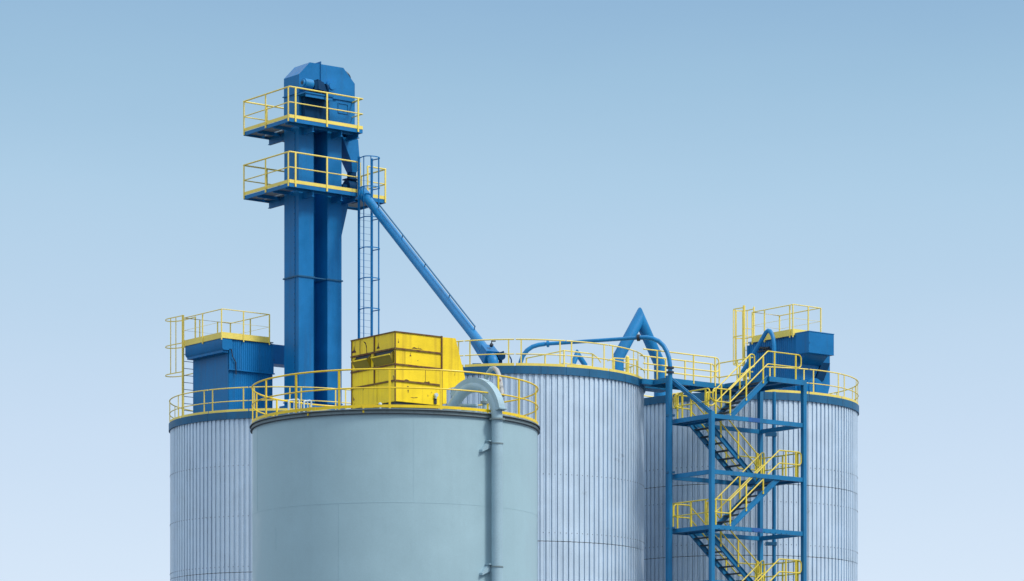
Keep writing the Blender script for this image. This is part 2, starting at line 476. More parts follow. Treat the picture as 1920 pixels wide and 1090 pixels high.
# ------------------------------------------------------------------ rusty yellow filter box on the smooth silo
frY = frame_px(741, 98.0, EYE + 13.247)
yb = thing('filter_box', 'weathered bright yellow ribbed steel box on the smooth silo roof, streaked with rust', 'filter unit', frY)
U = frY.u_at(826.5); V = frY.v_at(659.5); Z = frY.z_at(623)
bx = MB().box(0, U, 0, V, 0, Z)
bx.build('casing', BOX_YEL, yb)
for py in (653.5, 683, 713.6):
    z = frY.z_at(py)
    rb = MB()
    rb.box(-0.035, U, -0.035, -0.0005, z - 0.026, z + 0.026).box(-0.035, -0.0005, 0, V + 0.02, z - 0.026, z + 0.026)
    rb.build('rib', BOX_RIB, yb)
tr_ = MB()
tr_.box(-0.03, U + 0.02, -0.03, V + 0.03, Z, Z + 0.035)
tr_.build('top_plate', BOX_RIB, yb)
vr = MB()
vm = frY.v_at(702.5)
for z0, z1 in ((frY.z_at(713.6) + 0.028, frY.z_at(683) - 0.028), (frY.z_at(683) + 0.028, frY.z_at(653.5) - 0.028), (frY.z_at(653.5) + 0.028, Z - 0.002)):
    vr.box(-0.026, -0.0005, vm - 0.024, vm + 0.024, z0, z1)
vr.box(-0.02, -0.001, V - 0.03, V + 0.012, 0, Z - 0.002)
vr.box(-0.012, 0.02, -0.012, 0.02, 0, Z - 0.003)
vr.build('upright_rib', BOX_RIB, yb)
for b6 in ((-0.006, -0.0004, 0.95, 0.962, 0.05, 0.6), (1.14, 1.152, -0.006, -0.0004, 0.66, 1.1), (0.36, 0.372, -0.006, -0.0004, 1.16, 1.6)):
    MB().box(*b6).build('sheet_seam', BOX_RIB, yb)
# scuffs and rust patches with their own outline, a couple of millimetres proud
RUSTP = paint('rust_patch', (0.09, 0.035, 0.018), 0.8, var=0.5, streak=0.4)
def patch(face, a, z, w, h, pts):
    poly = [(a + w * x, z + h * y) for x, y in pts]
    MB().prism(poly, 'x' if face == 'l' else 'y', -0.004, -0.0003).build('rust_patch', RUSTP, yb)
tri = [(0, 0), (1, 0), (0.82, 0.3), (0.62, 0.35), (0.5, 1), (0.33, 0.4), (0.15, 0.25)]
patch('l', frY.v_at(712), Z - 0.40, 0.16, 0.19, tri); patch('l', frY.v_at(668) , frY.z_at(653.5) + 0.12, 0.24, 0.22, tri)
patch('f', frY.u_at(768), 1.42, 0.06, 0.12, tri); patch('f', frY.u_at(763), 0.42, 0.07, 0.08, [(0, .5), (.3, 0), (.7, 0), (1, .5), (.7, 1), (.3, 1)])
patch('f', frY.u_at(764), 0.27, 0.05, 0.11, [(0, 1), (1, 1), (.6, .2), (.5, 0), (.3, .3)]); patch('l', frY.v_at(682), 0.5, 0.05, 0.1, [(0, 1), (1, 1), (.6, .2), (.5, 0), (.3, .3)])
patch('f', frY.u_at(769), 0.13, 0.3, 0.05, [(0, .3), (.2, .7), (.5, .6), (.8, 1), (1, .9), (.7, .5), (.4, .2), (.2, .4)])
patch('l', frY.v_at(676), Z - 0.60, 0.045, 0.57, [(0, 0), (.6, 0), (1, .5), (.8, 1), (.1, 1), (.3, .5)])
patch('l', frY.v_at(689), Z - 0.54, 0.2, 0.46, [(0.1, 0), (.25, 0), (.3, .5), (.55, .8), (1, .95), (.95, 1), (.45, .88), (.15, .6)])
patch('l', frY.v_at(666.5), 0.02, 0.07, 0.14, tri); patch('f', frY.u_at(758), 0.66, 0.2, 0.045, [(0, 0), (1, 0), (.7, .6), (.4, .8), (.1, .5)])
patch('f', frY.u_at(795), 0.66, 0.22, 0.06, [(0, 0), (1, 0), (.9, .9), (.6, .4), (.1, .5)]); patch('f', frY.u_at(746), 1.79, 0.04, 0.13, tri)
patch('f', frY.u_at(772), 1.665, 0.42, 0.05, [(0, 0), (1, 0), (.8, .5), (.5, .4), (.2, 1)])
# two hoods: flaps hinged at their lower edge with cheeks either side, dark opening behind
for pa, pb in ((738, 704), (695, 668)):
    v0, v1 = frY.v_at(pa), frY.v_at(pb)
    h = MB()
    h.prism([(0, 1.15), (-0.16, 1.40), (-0.16, 1.43), (-0.012, 1.20)], 'y', v0, v1)
    hd = h.build('vent_hood', BOX_HOOD, yb)
    h = MB().box(-0.178, -0.15, v0 - 0.012, v1 + 0.012, 1.405, 1.445)
    h.build('hood_lip', BOX_YEL, hd)
    MB().box(-0.028, -0.001, v0 - 0.015, v1 + 0.015, 1.13, 1.16).build('hood_hinge', BOX_YEL, hd)
    for v in (v0 - 0.006, v1 - 0.006):
        MB().prism([(-0.001, 1.165), (-0.155, 1.41), (-0.10, 1.47), (-0.001, 1.56)], 'y', v, v + 0.012).build('cheek', BOX_HOOD, hd)
    MB().box(-0.006, -0.0005, v0 - 0.02, v1 + 0.02, 1.19, 1.612).build('vent_opening', DARK, hd)
zz = lambda p, u: frY.z_at(p, u, 0)
ua, ub, uc, ud = frY.u_at(829), frY.u_at(855), frY.u_at(872.5), frY.u_at(838)
MB().prism([(ua, zz(757, ua)), (ua, zz(632, ua)), (ub, zz(634.5, ub)), (uc, zz(707, uc)), (uc, zz(722, uc)), (ud, zz(729, ud)), (ud, zz(757, ud))], 'y', 0.02, V * 0.9).build('side_duct', BOX_YEL, yb)
MB().box(U + 0.001, ua - 0.001, -0.03, V * 0.92, 0.0, Z + 0.05).build('duct_flange', BOX_RIB, yb)
MB().box(0.05, U - 0.05, 0.05, V - 0.05, -0.14, -0.001).build('base_frame', DARK, yb)
ft = MB().box(-0.05, 0.05, -0.05, 0.05, GROOF + 0.02 - frY.z, -0.14).mesh('foot', DARK)
for x in (0.15, U - 0.15):
    for y in (0.15, V - 0.15): put(ft, 'foot', yb, (x, y, 0))
us = frY.u_at(815.5)
st = MB().box(us - 0.05, us + 0.05, -0.03, -0.001, 0.03, 0.20).build('drain_bracket', DARK, yb)
st = MB().tube([(us, -0.03, 0.3), (us, -0.1, 0.3)], 0.06, 12).tube([(us, -0.05, 0.19), (us, -0.05, 0.3)], 0.035, 10).build('drain_nozzle', PALE, yb)

# ------------------------------------------------------------------ grey bend pipe down the smooth silo
pxp, dp = 932.0, 96.55
P = at(pxp, 770, dp)
frP = Frame(P.x, P.y, 0.0, 0.0)
gx = Vector((frG.x - P.x, frG.y - P.y, 0)).normalized()              # inwards over the roof
side = Vector((0, 0, 1)).cross(gx)
bp_ = thing('bend_pipe', 'thick grey pipe climbing the smooth silo and bending over its yellow rail onto the roof', 'pipe', frP)
hb = EYE + 12.52; rb_ = 1.06; pr = 0.17
def rp(s, z): return gx * s + Vector((0, 0, z))
MB().tube([rp(0, 0.0), rp(0, hb - 0.02)], pr, 24).build('downpipe', GREY_PIPE, bp_)
path = [rp(0, hb)] + [rp(rb_ - rb_ * math.cos(t), hb + rb_ * math.sin(t)) for t in [R(135) * k / 22 for k in range(1, 23)]]
e = path[-1]; path += [e + (gx * 0.74 - Vector((0, 0, 1)) * 0.67) * 0.95]
bend = MB().tube(path, pr, 24).build('bend', GREY_PIPE, bp_)
wb = MB()                                                            # square wear back riding on the outside of the bend
prevq = None
for k in range(0, 24):
    t = R(13 + 122 * k / 23)
    q = [rp(rb_ - r * math.cos(t), hb + r * math.sin(t)) + side * w for r, w in ((rb_ + 0.04, -0.125), (rb_ + 0.27, -0.125), (rb_ + 0.27, 0.125), (rb_ + 0.04, 0.125))]
    if prevq: wb.add(prevq + q, [(i, (i + 1) % 4, (i + 1) % 4 + 4, i + 4) for i in range(4)] + ([(0, 1, 2, 3)] if k == 1 else []) + ([(4, 5, 6, 7)] if k == 23 else []))
    prevq = q
wb.bar(rp(rb_ - (rb_ + 0.1) * math.cos(R(12)), hb + 1.2 * math.sin(R(12))), rp(rb_ - (rb_ + 0.33) * math.cos(R(12)), hb + 1.3 * math.sin(R(12))), 0.3, 0.03)
wb.build('wear_back', GREY_PIPE, bend)
fl = MB(); fl.tube([rp(0, hb - 0.05), rp(0, hb + 0.0)], 0.24, 24)
fl.build('pipe_flange', RIMM, bp_)
e2 = path[-2].lerp(path[-1], 0.55); dd = (path[-1] - path[-2]).normalized()
MB().tube([e2 - dd * 0.03, e2 + dd * 0.03], 0.25, 24).build('pipe_flange', RIMM, bp_)
for py in (832, 1063, 1330):
    z = (HY - py) / FPX * dp + EYE
    b = MB(); c = rp(0, z)
    b.tube([c - Vector((0, 0, 0.018)), c + Vector((0, 0, 0.018))], pr + 0.022, 24)
    br = b.build('pipe_clamp', RIMM, bp_)
    k = MB()
    wdir = -side if side.x > 0 else side                            # gusset stands to the left of the pipe
    o = c + gx * 0.26 + wdir * 0.0
    def q(a, h, dpt): return o + wdir * a + Vector((0, 0, h)) + gx * dpt
    k.loft([q(0.10, 0.056, -0.2), q(0.26, 0.056, -0.2), q(0.26, 0.056, 0.36), q(0.10, 0.056, 0.1)], [q(0.10, 0.09, -0.2), q(0.26, 0.09, -0.2), q(0.26, 0.09, 0.36), q(0.10, 0.09, 0.1)])
    pg = [(0.12, 0.055), (0.22, 0.055), (0.47, -0.20), (0.47, -0.27), (0.12, -0.12)]
    k.loft([q(a_, h_, -0.12) for a_, h_ in pg], [q(a_, h_, 0.36) for a_, h_ in pg])
    k.build('bracket', GREY_PIPE, bp_)

# thin arched hose behind the bend
fr = Frame(*at(908, 760, 98.6)[:2], GROOF + 0.02)
ha = thing('arched_hose', 'thin grey hose arching up behind the thick bend pipe, its right leg flaked with rust', 'hose', fr)
pts = [fr.loc(at(908, 795, 98.6))] + [fr.loc(at(x, y, d)) for x, y, d in ((908.5, 740, 98.6), (911, 712, 98.55), (915, 700, 98.5), (921, 692, 98.4), (927, 691, 98.3))]
MB().tube(pts, 0.068, 14).build('grey_leg', GREY_PIPE, ha)
pts = [fr.loc(at(x, y, d)) for x, y, d in ((927, 691, 98.3), (932, 695, 98.1), (935.5, 704, 97.9), (938, 716, 97.7), (940, 728, 97.5), (942, 742, 97.3))]
MB().tube(pts, 0.07, 14).build('rusty_leg', RUSTY_HOSE, ha)
c0 = fr.loc(at(908, 757, 98.6))
MB().tube([c0, c0 + Vector((0, 0, 0.07))], 0.12, 16).build('hose_flange', RIMM, ha)

# ------------------------------------------------------------------ corrugated sheet walls
def corr_wall(mb, a0, a1, z0, z1, off, axis, pitch=0.10, dep=0.022, mi=0):
    n = max(1, round((a1 - a0) / pitch)); p = (a1 - a0) / n
    pr_ = []
    for i in range(n):
        pr_ += [(a0 + p * i, 0), (a0 + p * (i + 0.5), 0), (a0 + p * (i + 0.62), dep), (a0 + p * (i + 0.88), dep)]
    pr_.append((a1, 0))
    f = (lambda a, d, z: (a, off + d, z)) if axis == 'x' else (lambda a, d, z: (off + d, a, z))
    vs = []
    for a, d in pr_: vs += [f(a, d, z0), f(a, d, z1)]
    mb.add(vs, [(2 * i, 2 * i + 2, 2 * i + 3, 2 * i + 1) for i in range(len(pr_) - 1)], mi)

# caged ladder: local x along the rungs, cage bulging towards sgn*y
def caged_ladder(label, fr, w, h, hoops, sgn, depth, mat, sw, cage_bot, rung=0.28, rung_r=0.014, r0=0.0, rungmat=None, strap_n=5, sw2=None, group='caged ladders'):
    t = thing('caged_ladder', label, 'ladder', fr, group)
    sm_ = MB().box(-0.025, 0.025, -sw / 2, sw / 2, 0, h).box(-sw / 2, sw / 2, -0.018, 0.018, 0, h).mesh('stile', mat)
    put(sm_, 'stile', t, (0, 0, 0))
    s2 = sm_ if sw2 is None else MB().box(-sw2 / 2, sw2 / 2, -0.02, 0.02, 0, h).mesh('stile', mat)
    put(s2, 'stile', t, (w, 0, 0))
    rm = MB().tube([(0.02, 0, 0), (w - 0.02, 0, 0)], rung_r, 8).mesh('rung', rungmat or mat)
    z = r0
    while z < h - 0.9:
        put(rm, 'rung', t, (0, 0, z)); z += rung
    def hoop_pts(n=18):
        k = [(0, 0)]
        cxx = w / 2; rr = max(w / 2, depth * 0.52)
        for i in range(n + 1):
            a = PI * i / n
            k.append((cxx - (w / 2 + 0.06) * math.cos(a), sgn * (depth - rr * 0.75 + rr * 0.75 * math.sin(a))))
        k.append((w, 0)); return k
    hp = hoop_pts()
    hm = MB()
    for (x0, y0), (x1, y1) in zip(hp, hp[1:]): hm.bar((x0, y0, 0), (x1, y1, 0), 0.012, 0.042)
    hm = hm.mesh('hoop', mat)
    for z in hoops: put(hm, 'hoop', t, (0, 0, z))
    inner = hp[1:-1]
    for fq in (strap_n if isinstance(strap_n, tuple) else [i / (strap_n - 1) for i in range(strap_n)]):
        x, y = fq if isinstance(fq, tuple) else inner[round(fq * (len(inner) - 1))]
        MB().box(x - 0.015, x + 0.015, y - 0.015, y + 0.015, cage_bot, max(hoops)).build('cage_strap', mat, t)
    return t

# ------------------------------------------------------------------ bucket elevator tower
frE = frame_px(560, 134.0, ROOF)
E = thing('bucket_elevator', 'tall blue twin-leg bucket elevator tower with two railed platforms near its top', 'elevator tower', frE)
VB = frE.v_at(533); U1 = frE.u_at(588); U2 = frE.u_at(614); U3 = frE.u_at(640.5); UH = frE.u_at(664.5)
ze = lambda py, u=0.0, v=0.0: frE.z_at(py, u, v)
ZB = 0.46
ZU = ze(221, -1, -.8); ZL = ze(343, -1, -.8)                          # deck levels
legm = []
for a, b in ((0, U1), (U2, U3)):
    m = MB().box(a, b, 0, VB, ZB, ZU - 0.02)
    lg = m.build('elevator_leg', BLUE, E)
    zf = ze(517)
    f = MB().box(a - 0.05, b + 0.05, -0.05, VB + 0.05, zf - 0.03, zf - 0.003).box(a - 0.045, b + 0.045, -0.045, VB + 0.045, zf + 0.003, zf + 0.03)
    f.build('leg_flange', TEAL, lg)
    f = MB().box(a - 0.04, b + 0.04, -0.04, VB + 0.04, ZB + 0.12, ZB + 0.16).build('leg_flange', BLUE, lg)
s = MB()
vf = frE.v_at(553)
s.box(-0.022, -0.0008, vf - 0.018, vf + 0.018, ZB + 0.2, ze(517) - 0.04).box(-0.022, -0.0008, vf - 0.018, vf + 0.018, ze(517) + 0.04, ZL - 0.2).box(-0.022, -0.0008, vf - 0.018, vf + 0.018, ZL + 0.1, ZU - 0.25)
z = ZB + 0.3
while z < ZU - 0.3:
    s.box(-0.034, -0.02, vf - 0.012, vf + 0.012, z, z + 0.03, 1); z += 0.24
s.build('seam_strip', [BLUE, DARK], E)
bpz = MB().box(U1, U2, VB * 0.86, VB * 0.93, ZB + 0.05, ZU)
bpz.build('back_plate', BLUE, E)
bb = MB().box(U1 + 0.001, U2 - 0.001, 0.02, 0.06, ze(517) - 0.02, ze(517) + 0.02).build('tie_bar', TEAL, E)
bf = MB().box(-0.12, U3 + 0.15, -0.12, VB + 0.2, 0.0, ZB)
bf.box(-0.32, U3 + 0.3, -0.3, VB + 0.45, ZB - 0.2, ZB - 0.12)
bf.build('base_frame', BLUE, E)
# head casing
hp = [(0, ZU - 0.05), (0, ze(139)), (frE.u_at(580), ze(117.5, .57)), (frE.u_at(643), ze(128, 2.3)), (UH, ze(157.8, UH)), (UH, ZU - 0.05)]
hd = MB().prism(hp, 'y', -0.03, VB + 0.03).build('head_casing', BLUE, E)
us_ = frE.u_at(600)
f = MB().box(us_ - 0.014, us_ + 0.014, -0.075, VB + 0.06, ze(173, us_), ze(116, us_)).build('split_flange', BLUE, hd)
zs_ = ze(173.5)
f = MB().box(-0.05, us_ - 0.015, -0.08, VB + 0.07, zs_ - 0.03, zs_ + 0.01).box(us_ + 0.015, UH + 0.04, -0.08, VB + 0.07, zs_ - 0.03, zs_ + 0.01).build('split_flange', BLUE, hd)
p0 = Vector(hp[3]); p1 = Vector(hp[4]); cc = p0.lerp(p1, 0.5); c = Vector((cc.x, 0.36, cc.y))
nrm = Vector((p0.y - p1.y, 0, p1.x - p0.x)).normalized()
MB().tube([c - nrm * 0.05, c + nrm * 0.14], 0.27, 24).build('vent_stub', DARK, hd)
dr = MB(); uq0, uq1 = frE.u_at(634, -0.03), frE.u_at(652, -0.03); zq0, zq1 = ze(213, 2.2), ze(195, 2.2)
for a, b in (((uq0, zq0), (uq1, zq0)), ((uq1, zq0), (uq1, zq1)), ((uq1, zq1), (uq0, zq1)), ((uq0, zq1), (uq0, zq0))):
    dr.bar((a[0], -0.045, a[1]), (b[0], -0.045, b[1]), 0.03, 0.03, (0, 1, 0))
dr.box((uq0 + uq1) / 2 - 0.06, (uq0 + uq1) / 2 + 0.06, -0.06, -0.031, zq0 + 0.1, zq0 + 0.16)
dr.build('inspection_door', BLUE, hd)
# drive set on a shelf in front of the head
dv = -0.42
zm = ze(160, .6, dv)
mo = MB(); um = frE.u_at(574, dv)
mo.tube([(um - 0.12, dv, zm), (um + 0.28, dv, zm)], 0.2, 24).tube([(um - 0.2, dv, zm), (um - 0.12, dv, zm)], 0.15, 24).tube([(um - 0.215, dv, zm), (um - 0.19, dv, zm)], 0.07, 16, mi=1)
mo.build('drive_motor', [BLUE_PIPE, DARK], E)
gb = MB(); ug = frE.u_at(590, dv)
gb.box(ug - 0.1, ug + 0.06, dv - 0.15, dv + 0.2, zm - 0.22, zm + 0.16)
gb.loft([(ug + 0.06, dv - 0.2, zm - 0.2), (ug + 0.5, dv - 0.2, zm - 0.25), (ug + 0.5, dv + 0.3, zm - 0.25), (ug + 0.06, dv + 0.3, zm - 0.2)],
        [(ug + 0.1, dv - 0.1, zm + 0.24), (ug + 0.4, dv - 0.1, zm + 0.14), (ug + 0.4, dv + 0.3, zm + 0.14), (ug + 0.1, dv + 0.3, zm + 0.24)])
gb.tube([(ug + 0.5, dv, zm - 0.12), (ug + 0.58, dv, zm - 0.12)], 0.24, 20)
gb.build('gearbox', DARKBLUE, E)
ub_ = frE.u_at(621, -0.1); zb_ = ze(164, 1.75)
be = MB().tube([(ub_, -0.03, zb_), (ub_, -0.14, zb_)], 0.25, 24).tube([(ub_, -0.14, zb_), (ub_, -0.19, zb_)], 0.15, 20).box(ub_ - 0.32, ub_ + 0.3, -0.12, -0.031, zb_ - 0.5, zb_ - 0.2)
be.build('shaft_bearing', BLUE, E)
shf = MB(); zsh = zm - 0.42
shf.box(frE.u_at(564, dv), frE.u_at(617, dv), dv - 0.35, -0.031, zsh - 0.06, zsh)
shf.box(frE.u_at(566, dv), frE.u_at(616, dv), dv - 0.30, dv - 0.25, zsh - 0.2, zsh - 0.06)
shf.build('drive_shelf', BLUE, E)
ch = MB()  # dark navy panels stand in for the shade below the drive shelf
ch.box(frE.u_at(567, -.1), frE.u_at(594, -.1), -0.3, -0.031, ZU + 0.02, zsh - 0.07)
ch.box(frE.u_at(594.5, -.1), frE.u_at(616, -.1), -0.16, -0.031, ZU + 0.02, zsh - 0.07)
ch.build('shelf_shade_panel', DARKBLUE, E)

# service platforms
def rail_run(mb, pts, z, r, seg=8): mb.tube([(x, y, z) for x, y in pts], r, seg)
def platform(zd, u1, extra=None):
    u0, v0 = -1.0, -0.8
    v1 = frE.v_at(456.5, u0)
    deck = MB()
    for a, b, c_, d in ((u0, u1, v0, -0.06), (u0, -0.06, -0.06, v1), (-0.06, u1, VB + 0.06, v1), (UH + 0.1, u1, -0.06, VB + 0.06)):
        if b > a: deck.box(a + 0.06, b - 0.06, c_ + 0.06, d - 0.06, zd - 0.06, zd - 0.02)
    if extra: deck.box(u1 + 0.02, extra[0] - 0.04, extra[1] + 0.04, 1.6, zd - 0.06, zd - 0.02)
    pl = deck.build('platform', DECK, E)
    fa = MB()
    fa.box(u0, u1, v0, v0 + 0.07, zd - 0.15, zd).box(u0, u1, v1 - 0.07, v1, zd - 0.15, zd)
    fa.box(u0, u0 + 0.07, v0 + 0.071, v1 - 0.071, zd - 0.15, zd).box(u1 - 0.07, u1, v0 + 0.071, v1 - 0.071, zd - 0.15, zd)
    if extra:
        fa.box(u1 + 0.001, extra[0], extra[1], extra[1] + 0.07, zd - 0.15, zd); fa.box(extra[0] - 0.07, extra[0], extra[1] + 0.071, 1.64, zd - 0.15, zd); fa.box(u1 + 0.001, extra[0], 1.641, 1.70, zd - 0.15, zd)
    fa.build('edge_channel', BLUE, pl)
    for uu, dz in ((0.25, 0.40), (1.70, 0.40), (u1 - 0.16, 0.36)):
        MB().box(uu - 0.06, uu + 0.06, v0 + 0.09, v1 - 0.075, zd - dz, zd - dz + 0.03).box(uu - 0.012, uu + 0.012, v0 + 0.09, v1 - 0.075, zd - dz + 0.0301, zd - 0.0605).build('joist', BLUE, pl)
    for vv in (0.5, 1.7):
        MB().box(u0 + 0.071, 0.18, vv - 0.04, vv + 0.04, zd - 0.2, zd - 0.062).build('cross_bar', BLUE, pl)
    for vv in (-0.42,):
        MB().box(u0 + 0.071, u1 - 0.24, vv - 0.04, vv + 0.04, zd - 0.2, zd - 0.0625).build('cross_bar', BLUE, pl)
    loop = [(u0, v0), (u1, v0), (u1, v1), (u0, v1)]
    o = 0.015
    hr = MB()
    ztop, zmid = zd + 1.30, zd + 0.66
    front_end = u1 if not extra else u1
    rails = [[(u0, v1), (u0, v0)], [(u0 + 0.02, v0), (u1, v0)], [(u0, v1), (u1, v1)]]
    if not extra: rails.append([(u1, v0), (u1, v1)])
    else:
        rails += [[(u1 + 0.72, extra[1]), (extra[0], extra[1])], [(extra[0], extra[1]), (extra[0], 1.66)], [(u1, 1.66), (extra[0], 1.66)], [(u1, 1.66), (u1, v1)]]
    for rr in rails:
        rail_run(hr, rr, ztop, 0.034); rail_run(hr, rr, zmid, 0.025)
    hr.build('handrail', PALE_YEL, pl)
    tb = MB()
    tb.box(u0 - 0.012, u1, v0 - 0.014, v0 - 0.002, zd + 0.01, zd + 0.15).box(u0 - 0.014, u0 - 0.002, v0, v1, zd + 0.01, zd + 0.15)
    if not extra: tb.box(u1 + 0.002, u1 + 0.014, v0, v1, zd + 0.01, zd + 0.15)
    else: tb.box(u1 + 0.7, extra[0] + 0.01, extra[1] - 0.014, extra[1] - 0.002, zd + 0.01, zd + 0.15).box(extra[0] + 0.002, extra[0] + 0.014, extra[1], 1.66, zd + 0.01, zd + 0.15)
    tb.build('toe_board', PALE_YEL, pl)
    pm = post_mesh(1.30, 0.072, 0.03, PALE_YEL, 0.13); pm2 = post_mesh(1.30, 0.03, 0.072, PALE_YEL, 0.13)
    fr_px = [553.5, 612.5, 671]
    for p in fr_px: put(pm, 'post', pl, (min(frE.u_at(p, v0), u1 - 0.06), v0 - 0.03, zd))
    for p in (541.5, 499, 458.5): put(pm2, 'post', pl, (u0 - 0.03, frE.v_at(p, u0), zd))
    for x in (u0 + 1.2, u1 - 0.1): put(pm, 'post', pl, (x, v1 + 0.03, zd))
    if not extra:
        for y in (v0 + 0.3 + 0.9, v1 - 0.4): put(pm2, 'post', pl, (u1 + 0.03, y, zd))
    else:
        put(pm, 'post', pl, (u1 + 0.72, extra[1] - 0.03, zd)); put(pm, 'post', pl, (extra[0] - 0.05, extra[1] - 0.03, zd)); put(pm2, 'post', pl, (extra[0] + 0.03, 1.5, zd))
        put(pm, 'post', pl, (u1 + 0.03, v0 - 0.0, zd))
    return pl
platform(ZU, frE.u_at(680, -.8))
uL = frE.u_at(674, -.8)
platform(ZL, uL, (frE.u_at(723.5, -0.35), -0.35))
# discharge chute between head and lower platform, and the tapered return box lower down
c0 = frE.u_at(651, 0.1); c1 = frE.u_at(671.5, 0.1)
zt, zb2 = ZU - 0.2, ze(303, 2.8)
b0, b1 = frE.u_at(659, 0.1), frE.u_at(675, 0.1)
q = MB()
q.loft([(c0 - 0.25, 0.1, zt), (c1, 0.1, zt), (c1, 0.85, zt), (c0 - 0.25, 0.85, zt)], [(b0, 0.1, zb2), (b1, 0.1, zb2), (b1, 0.75, zb2), (b0, 0.75, zb2)])
q.loft([(b0, 0.1, zb2 - 0.001), (b1, 0.1, zb2 - 0.001), (b1, 0.75, zb2 - 0.001), (b0, 0.75, zb2 - 0.001)], [(b0 + 0.12, 0.2, zb2 - 0.4), (b1 - 0.1, 0.2, zb2 - 0.4), (b1 - 0.1, 0.6, zb2 - 0.4), (b0 + 0.12, 0.6, zb2 - 0.4)])
q.build('discharge_chute', BLUE, E)
vz = ZL + 0.05
um_ = (b0 + b1) / 2
q = MB().tube([(um_ - 0.3, 0.4, vz + 0.42), (um_ + 0.25, 0.4, vz + 0.42)], 0.3, 20).tube([(um_, 0.4, vz + 0.7), (um_, 0.4, zb2 - 0.4)], 0.2, 16).box(um_ - 0.28, um_ + 0.28, 0.15, 0.7, vz + 0.75, vz + 0.8)
q.box(um_ - 0.55, um_ - 0.3, 0.25, 0.5, vz + 0.2, vz + 0.5).box(um_ - 0.3, um_ + 0.2, 0.2, 0.6, vz - 0.2, vz + 0.15)
q.build('rotary_valve', DARKBLUE, E)
ta, tb_ = frE.u_at(653.5, 0.3), U3
q = MB().prism([(tb_ + 0.001, ze(470, 2.3)), (ta, ZL - 0.15), (tb_ + 0.001, ZL - 0.15)], 'y', 0.25, VB - 0.05).build('tapered_box', BLUE, E)

# blue caged ladder up to the lower platform
frC = Frame(*[frE.x + frE.u_at(673, -.92) * frE.c - (-.92) * frE.s, frE.y + frE.u_at(673, -.92) * frE.s + (-.92) * frE.c], ROOF - 0.01, ANG)
hC = frC.z_at(294)
wC = frC.u_at(697)
hoops = [frC.z_at(p) for p in (297, 353, 410, 467, 524, 581)] + [frC.z_at(638)]
caged_ladder('slim blue caged ladder rising from behind the yellow box to the lower tower platform', frC, wC, hC, hoops, -1, 0.72, BLUE, 0.11, hoops[-1], rung_r=0.006, r0=0.2, strap_n=4)

# ------------------------------------------------------------------ diagonal spout
P2 = at(916, 664, 123.3); P1 = at(683, 366, 134.9)
frS = Frame(P2.x, P2.y, ROOF)
SP = thing('spout_pipe', 'long blue spout pipe slanting from the tower platform down to the middle silo roof', 'pipe', frS)
a, b = frS.loc(P1), frS.loc(P2)
dr_ = (b - a).normalized()
tube = MB().tube([a - dr_ * 0.4, a + dr_ * 0.35], 0.24, 24).tube([a + dr_ * 0.3, b - dr_ * 0.3], 0.185, 24)
tb2 = tube.build('tube', BLUE_PIPE, SP)
sd_ = dr_.cross(Vector((0, 0, 1))).normalized(); upn = sd_.cross(dr_).normalized()
for k in (0.36, 0.70):
    c = a.lerp(b, k)
ct = MB()
k0, k1 = 0.115, 0.885
pa = a.lerp(b, k0) + upn * 0.33; pb = a.lerp(b, k1) + upn * 0.33
ct.bar(pa, pb, 0.05, 0.035, upn)
for k in (0, 0.26, 0.5, 0.75, 1.0):
    c = pa.lerp(pb, k); ct.bar(c, c - upn * 0.18, 0.03, 0.03, dr_)
ct.build('cable_tray', TEAL, SP)
lb = MB().tube([b - dr_ * 1.55 - upn * 0.17, b - dr_ * 0.1 - upn * 0.30], 0.17, 20).build('branch_tube', BLUE, SP)
gt = MB(); gt.bar(b - dr_ * 0.30 + upn * 0.0, b + dr_ * 0.30 + upn * 0.0, 0.5, 0.50, upn)
gt.bar(b + dr_ * 0.301, b + dr_ * 0.33, 0.54, 0.54, upn)
gate = gt.build('slide_gate', BLUE, SP)
q = MB(); c = b + dr_ * 0.05 + upn * 0.35
q.tube([c, c + upn * 0.1 + dr_ * 0.02], 0.07, 12).tube([c + upn * 0.08, c + upn * 0.2 + dr_ * (-0.06)], 0.02, 8).tube([c + upn * 0.19 - dr_ * 0.06, c + upn * 0.20 - dr_ * 0.06 + sd_ * -0.16], 0.028, 8)
q.build('gate_handle', DARK, gate)
q = MB(); e0 = b + dr_ * 0.33
q.tube(fillet([e0, e0 + dr_ * 0.2, Vector((e0.x + dr_.x * 0.2 + 0.02, e0.y + dr_.y * 0.2, 0.0))], 0.2, 6), 0.2, 20)
q.build('outlet', BLUE_PIPE, SP)
q = MB(); c = b + Vector((0.46, -0.2, -0.14))
q.tube([c, c + Vector((0.05, -0.2, 0))], 0.15, 20).tube(fillet([c + Vector((-0.05, -0.1, 0.12)), c + Vector((0.3, -0.1, 0.10)), c + Vector((0.42, -0.1, -0.12)), c + Vector((0.42, -0.1, -0.6))], 0.15), 0.025, 8)
q.bar(c + Vector((0, -0.05, -0.5)), c + Vector((0, -0.05, 0.0)), 0.14, 0.12).bar(c + Vector((-0.1, -0.12, 0.1)), c + Vector((0.14, -0.12, 0.18)), 0.06, 0.06)
q.build('gate_actuator', DARKBLUE, SP)
q = MB()
q.box(b.x - 0.62, b.x - 0.28, b.y - 0.2, b.y + 0.2, 0.0, 0.55)
q.build('support_stand', TEAL, SP)

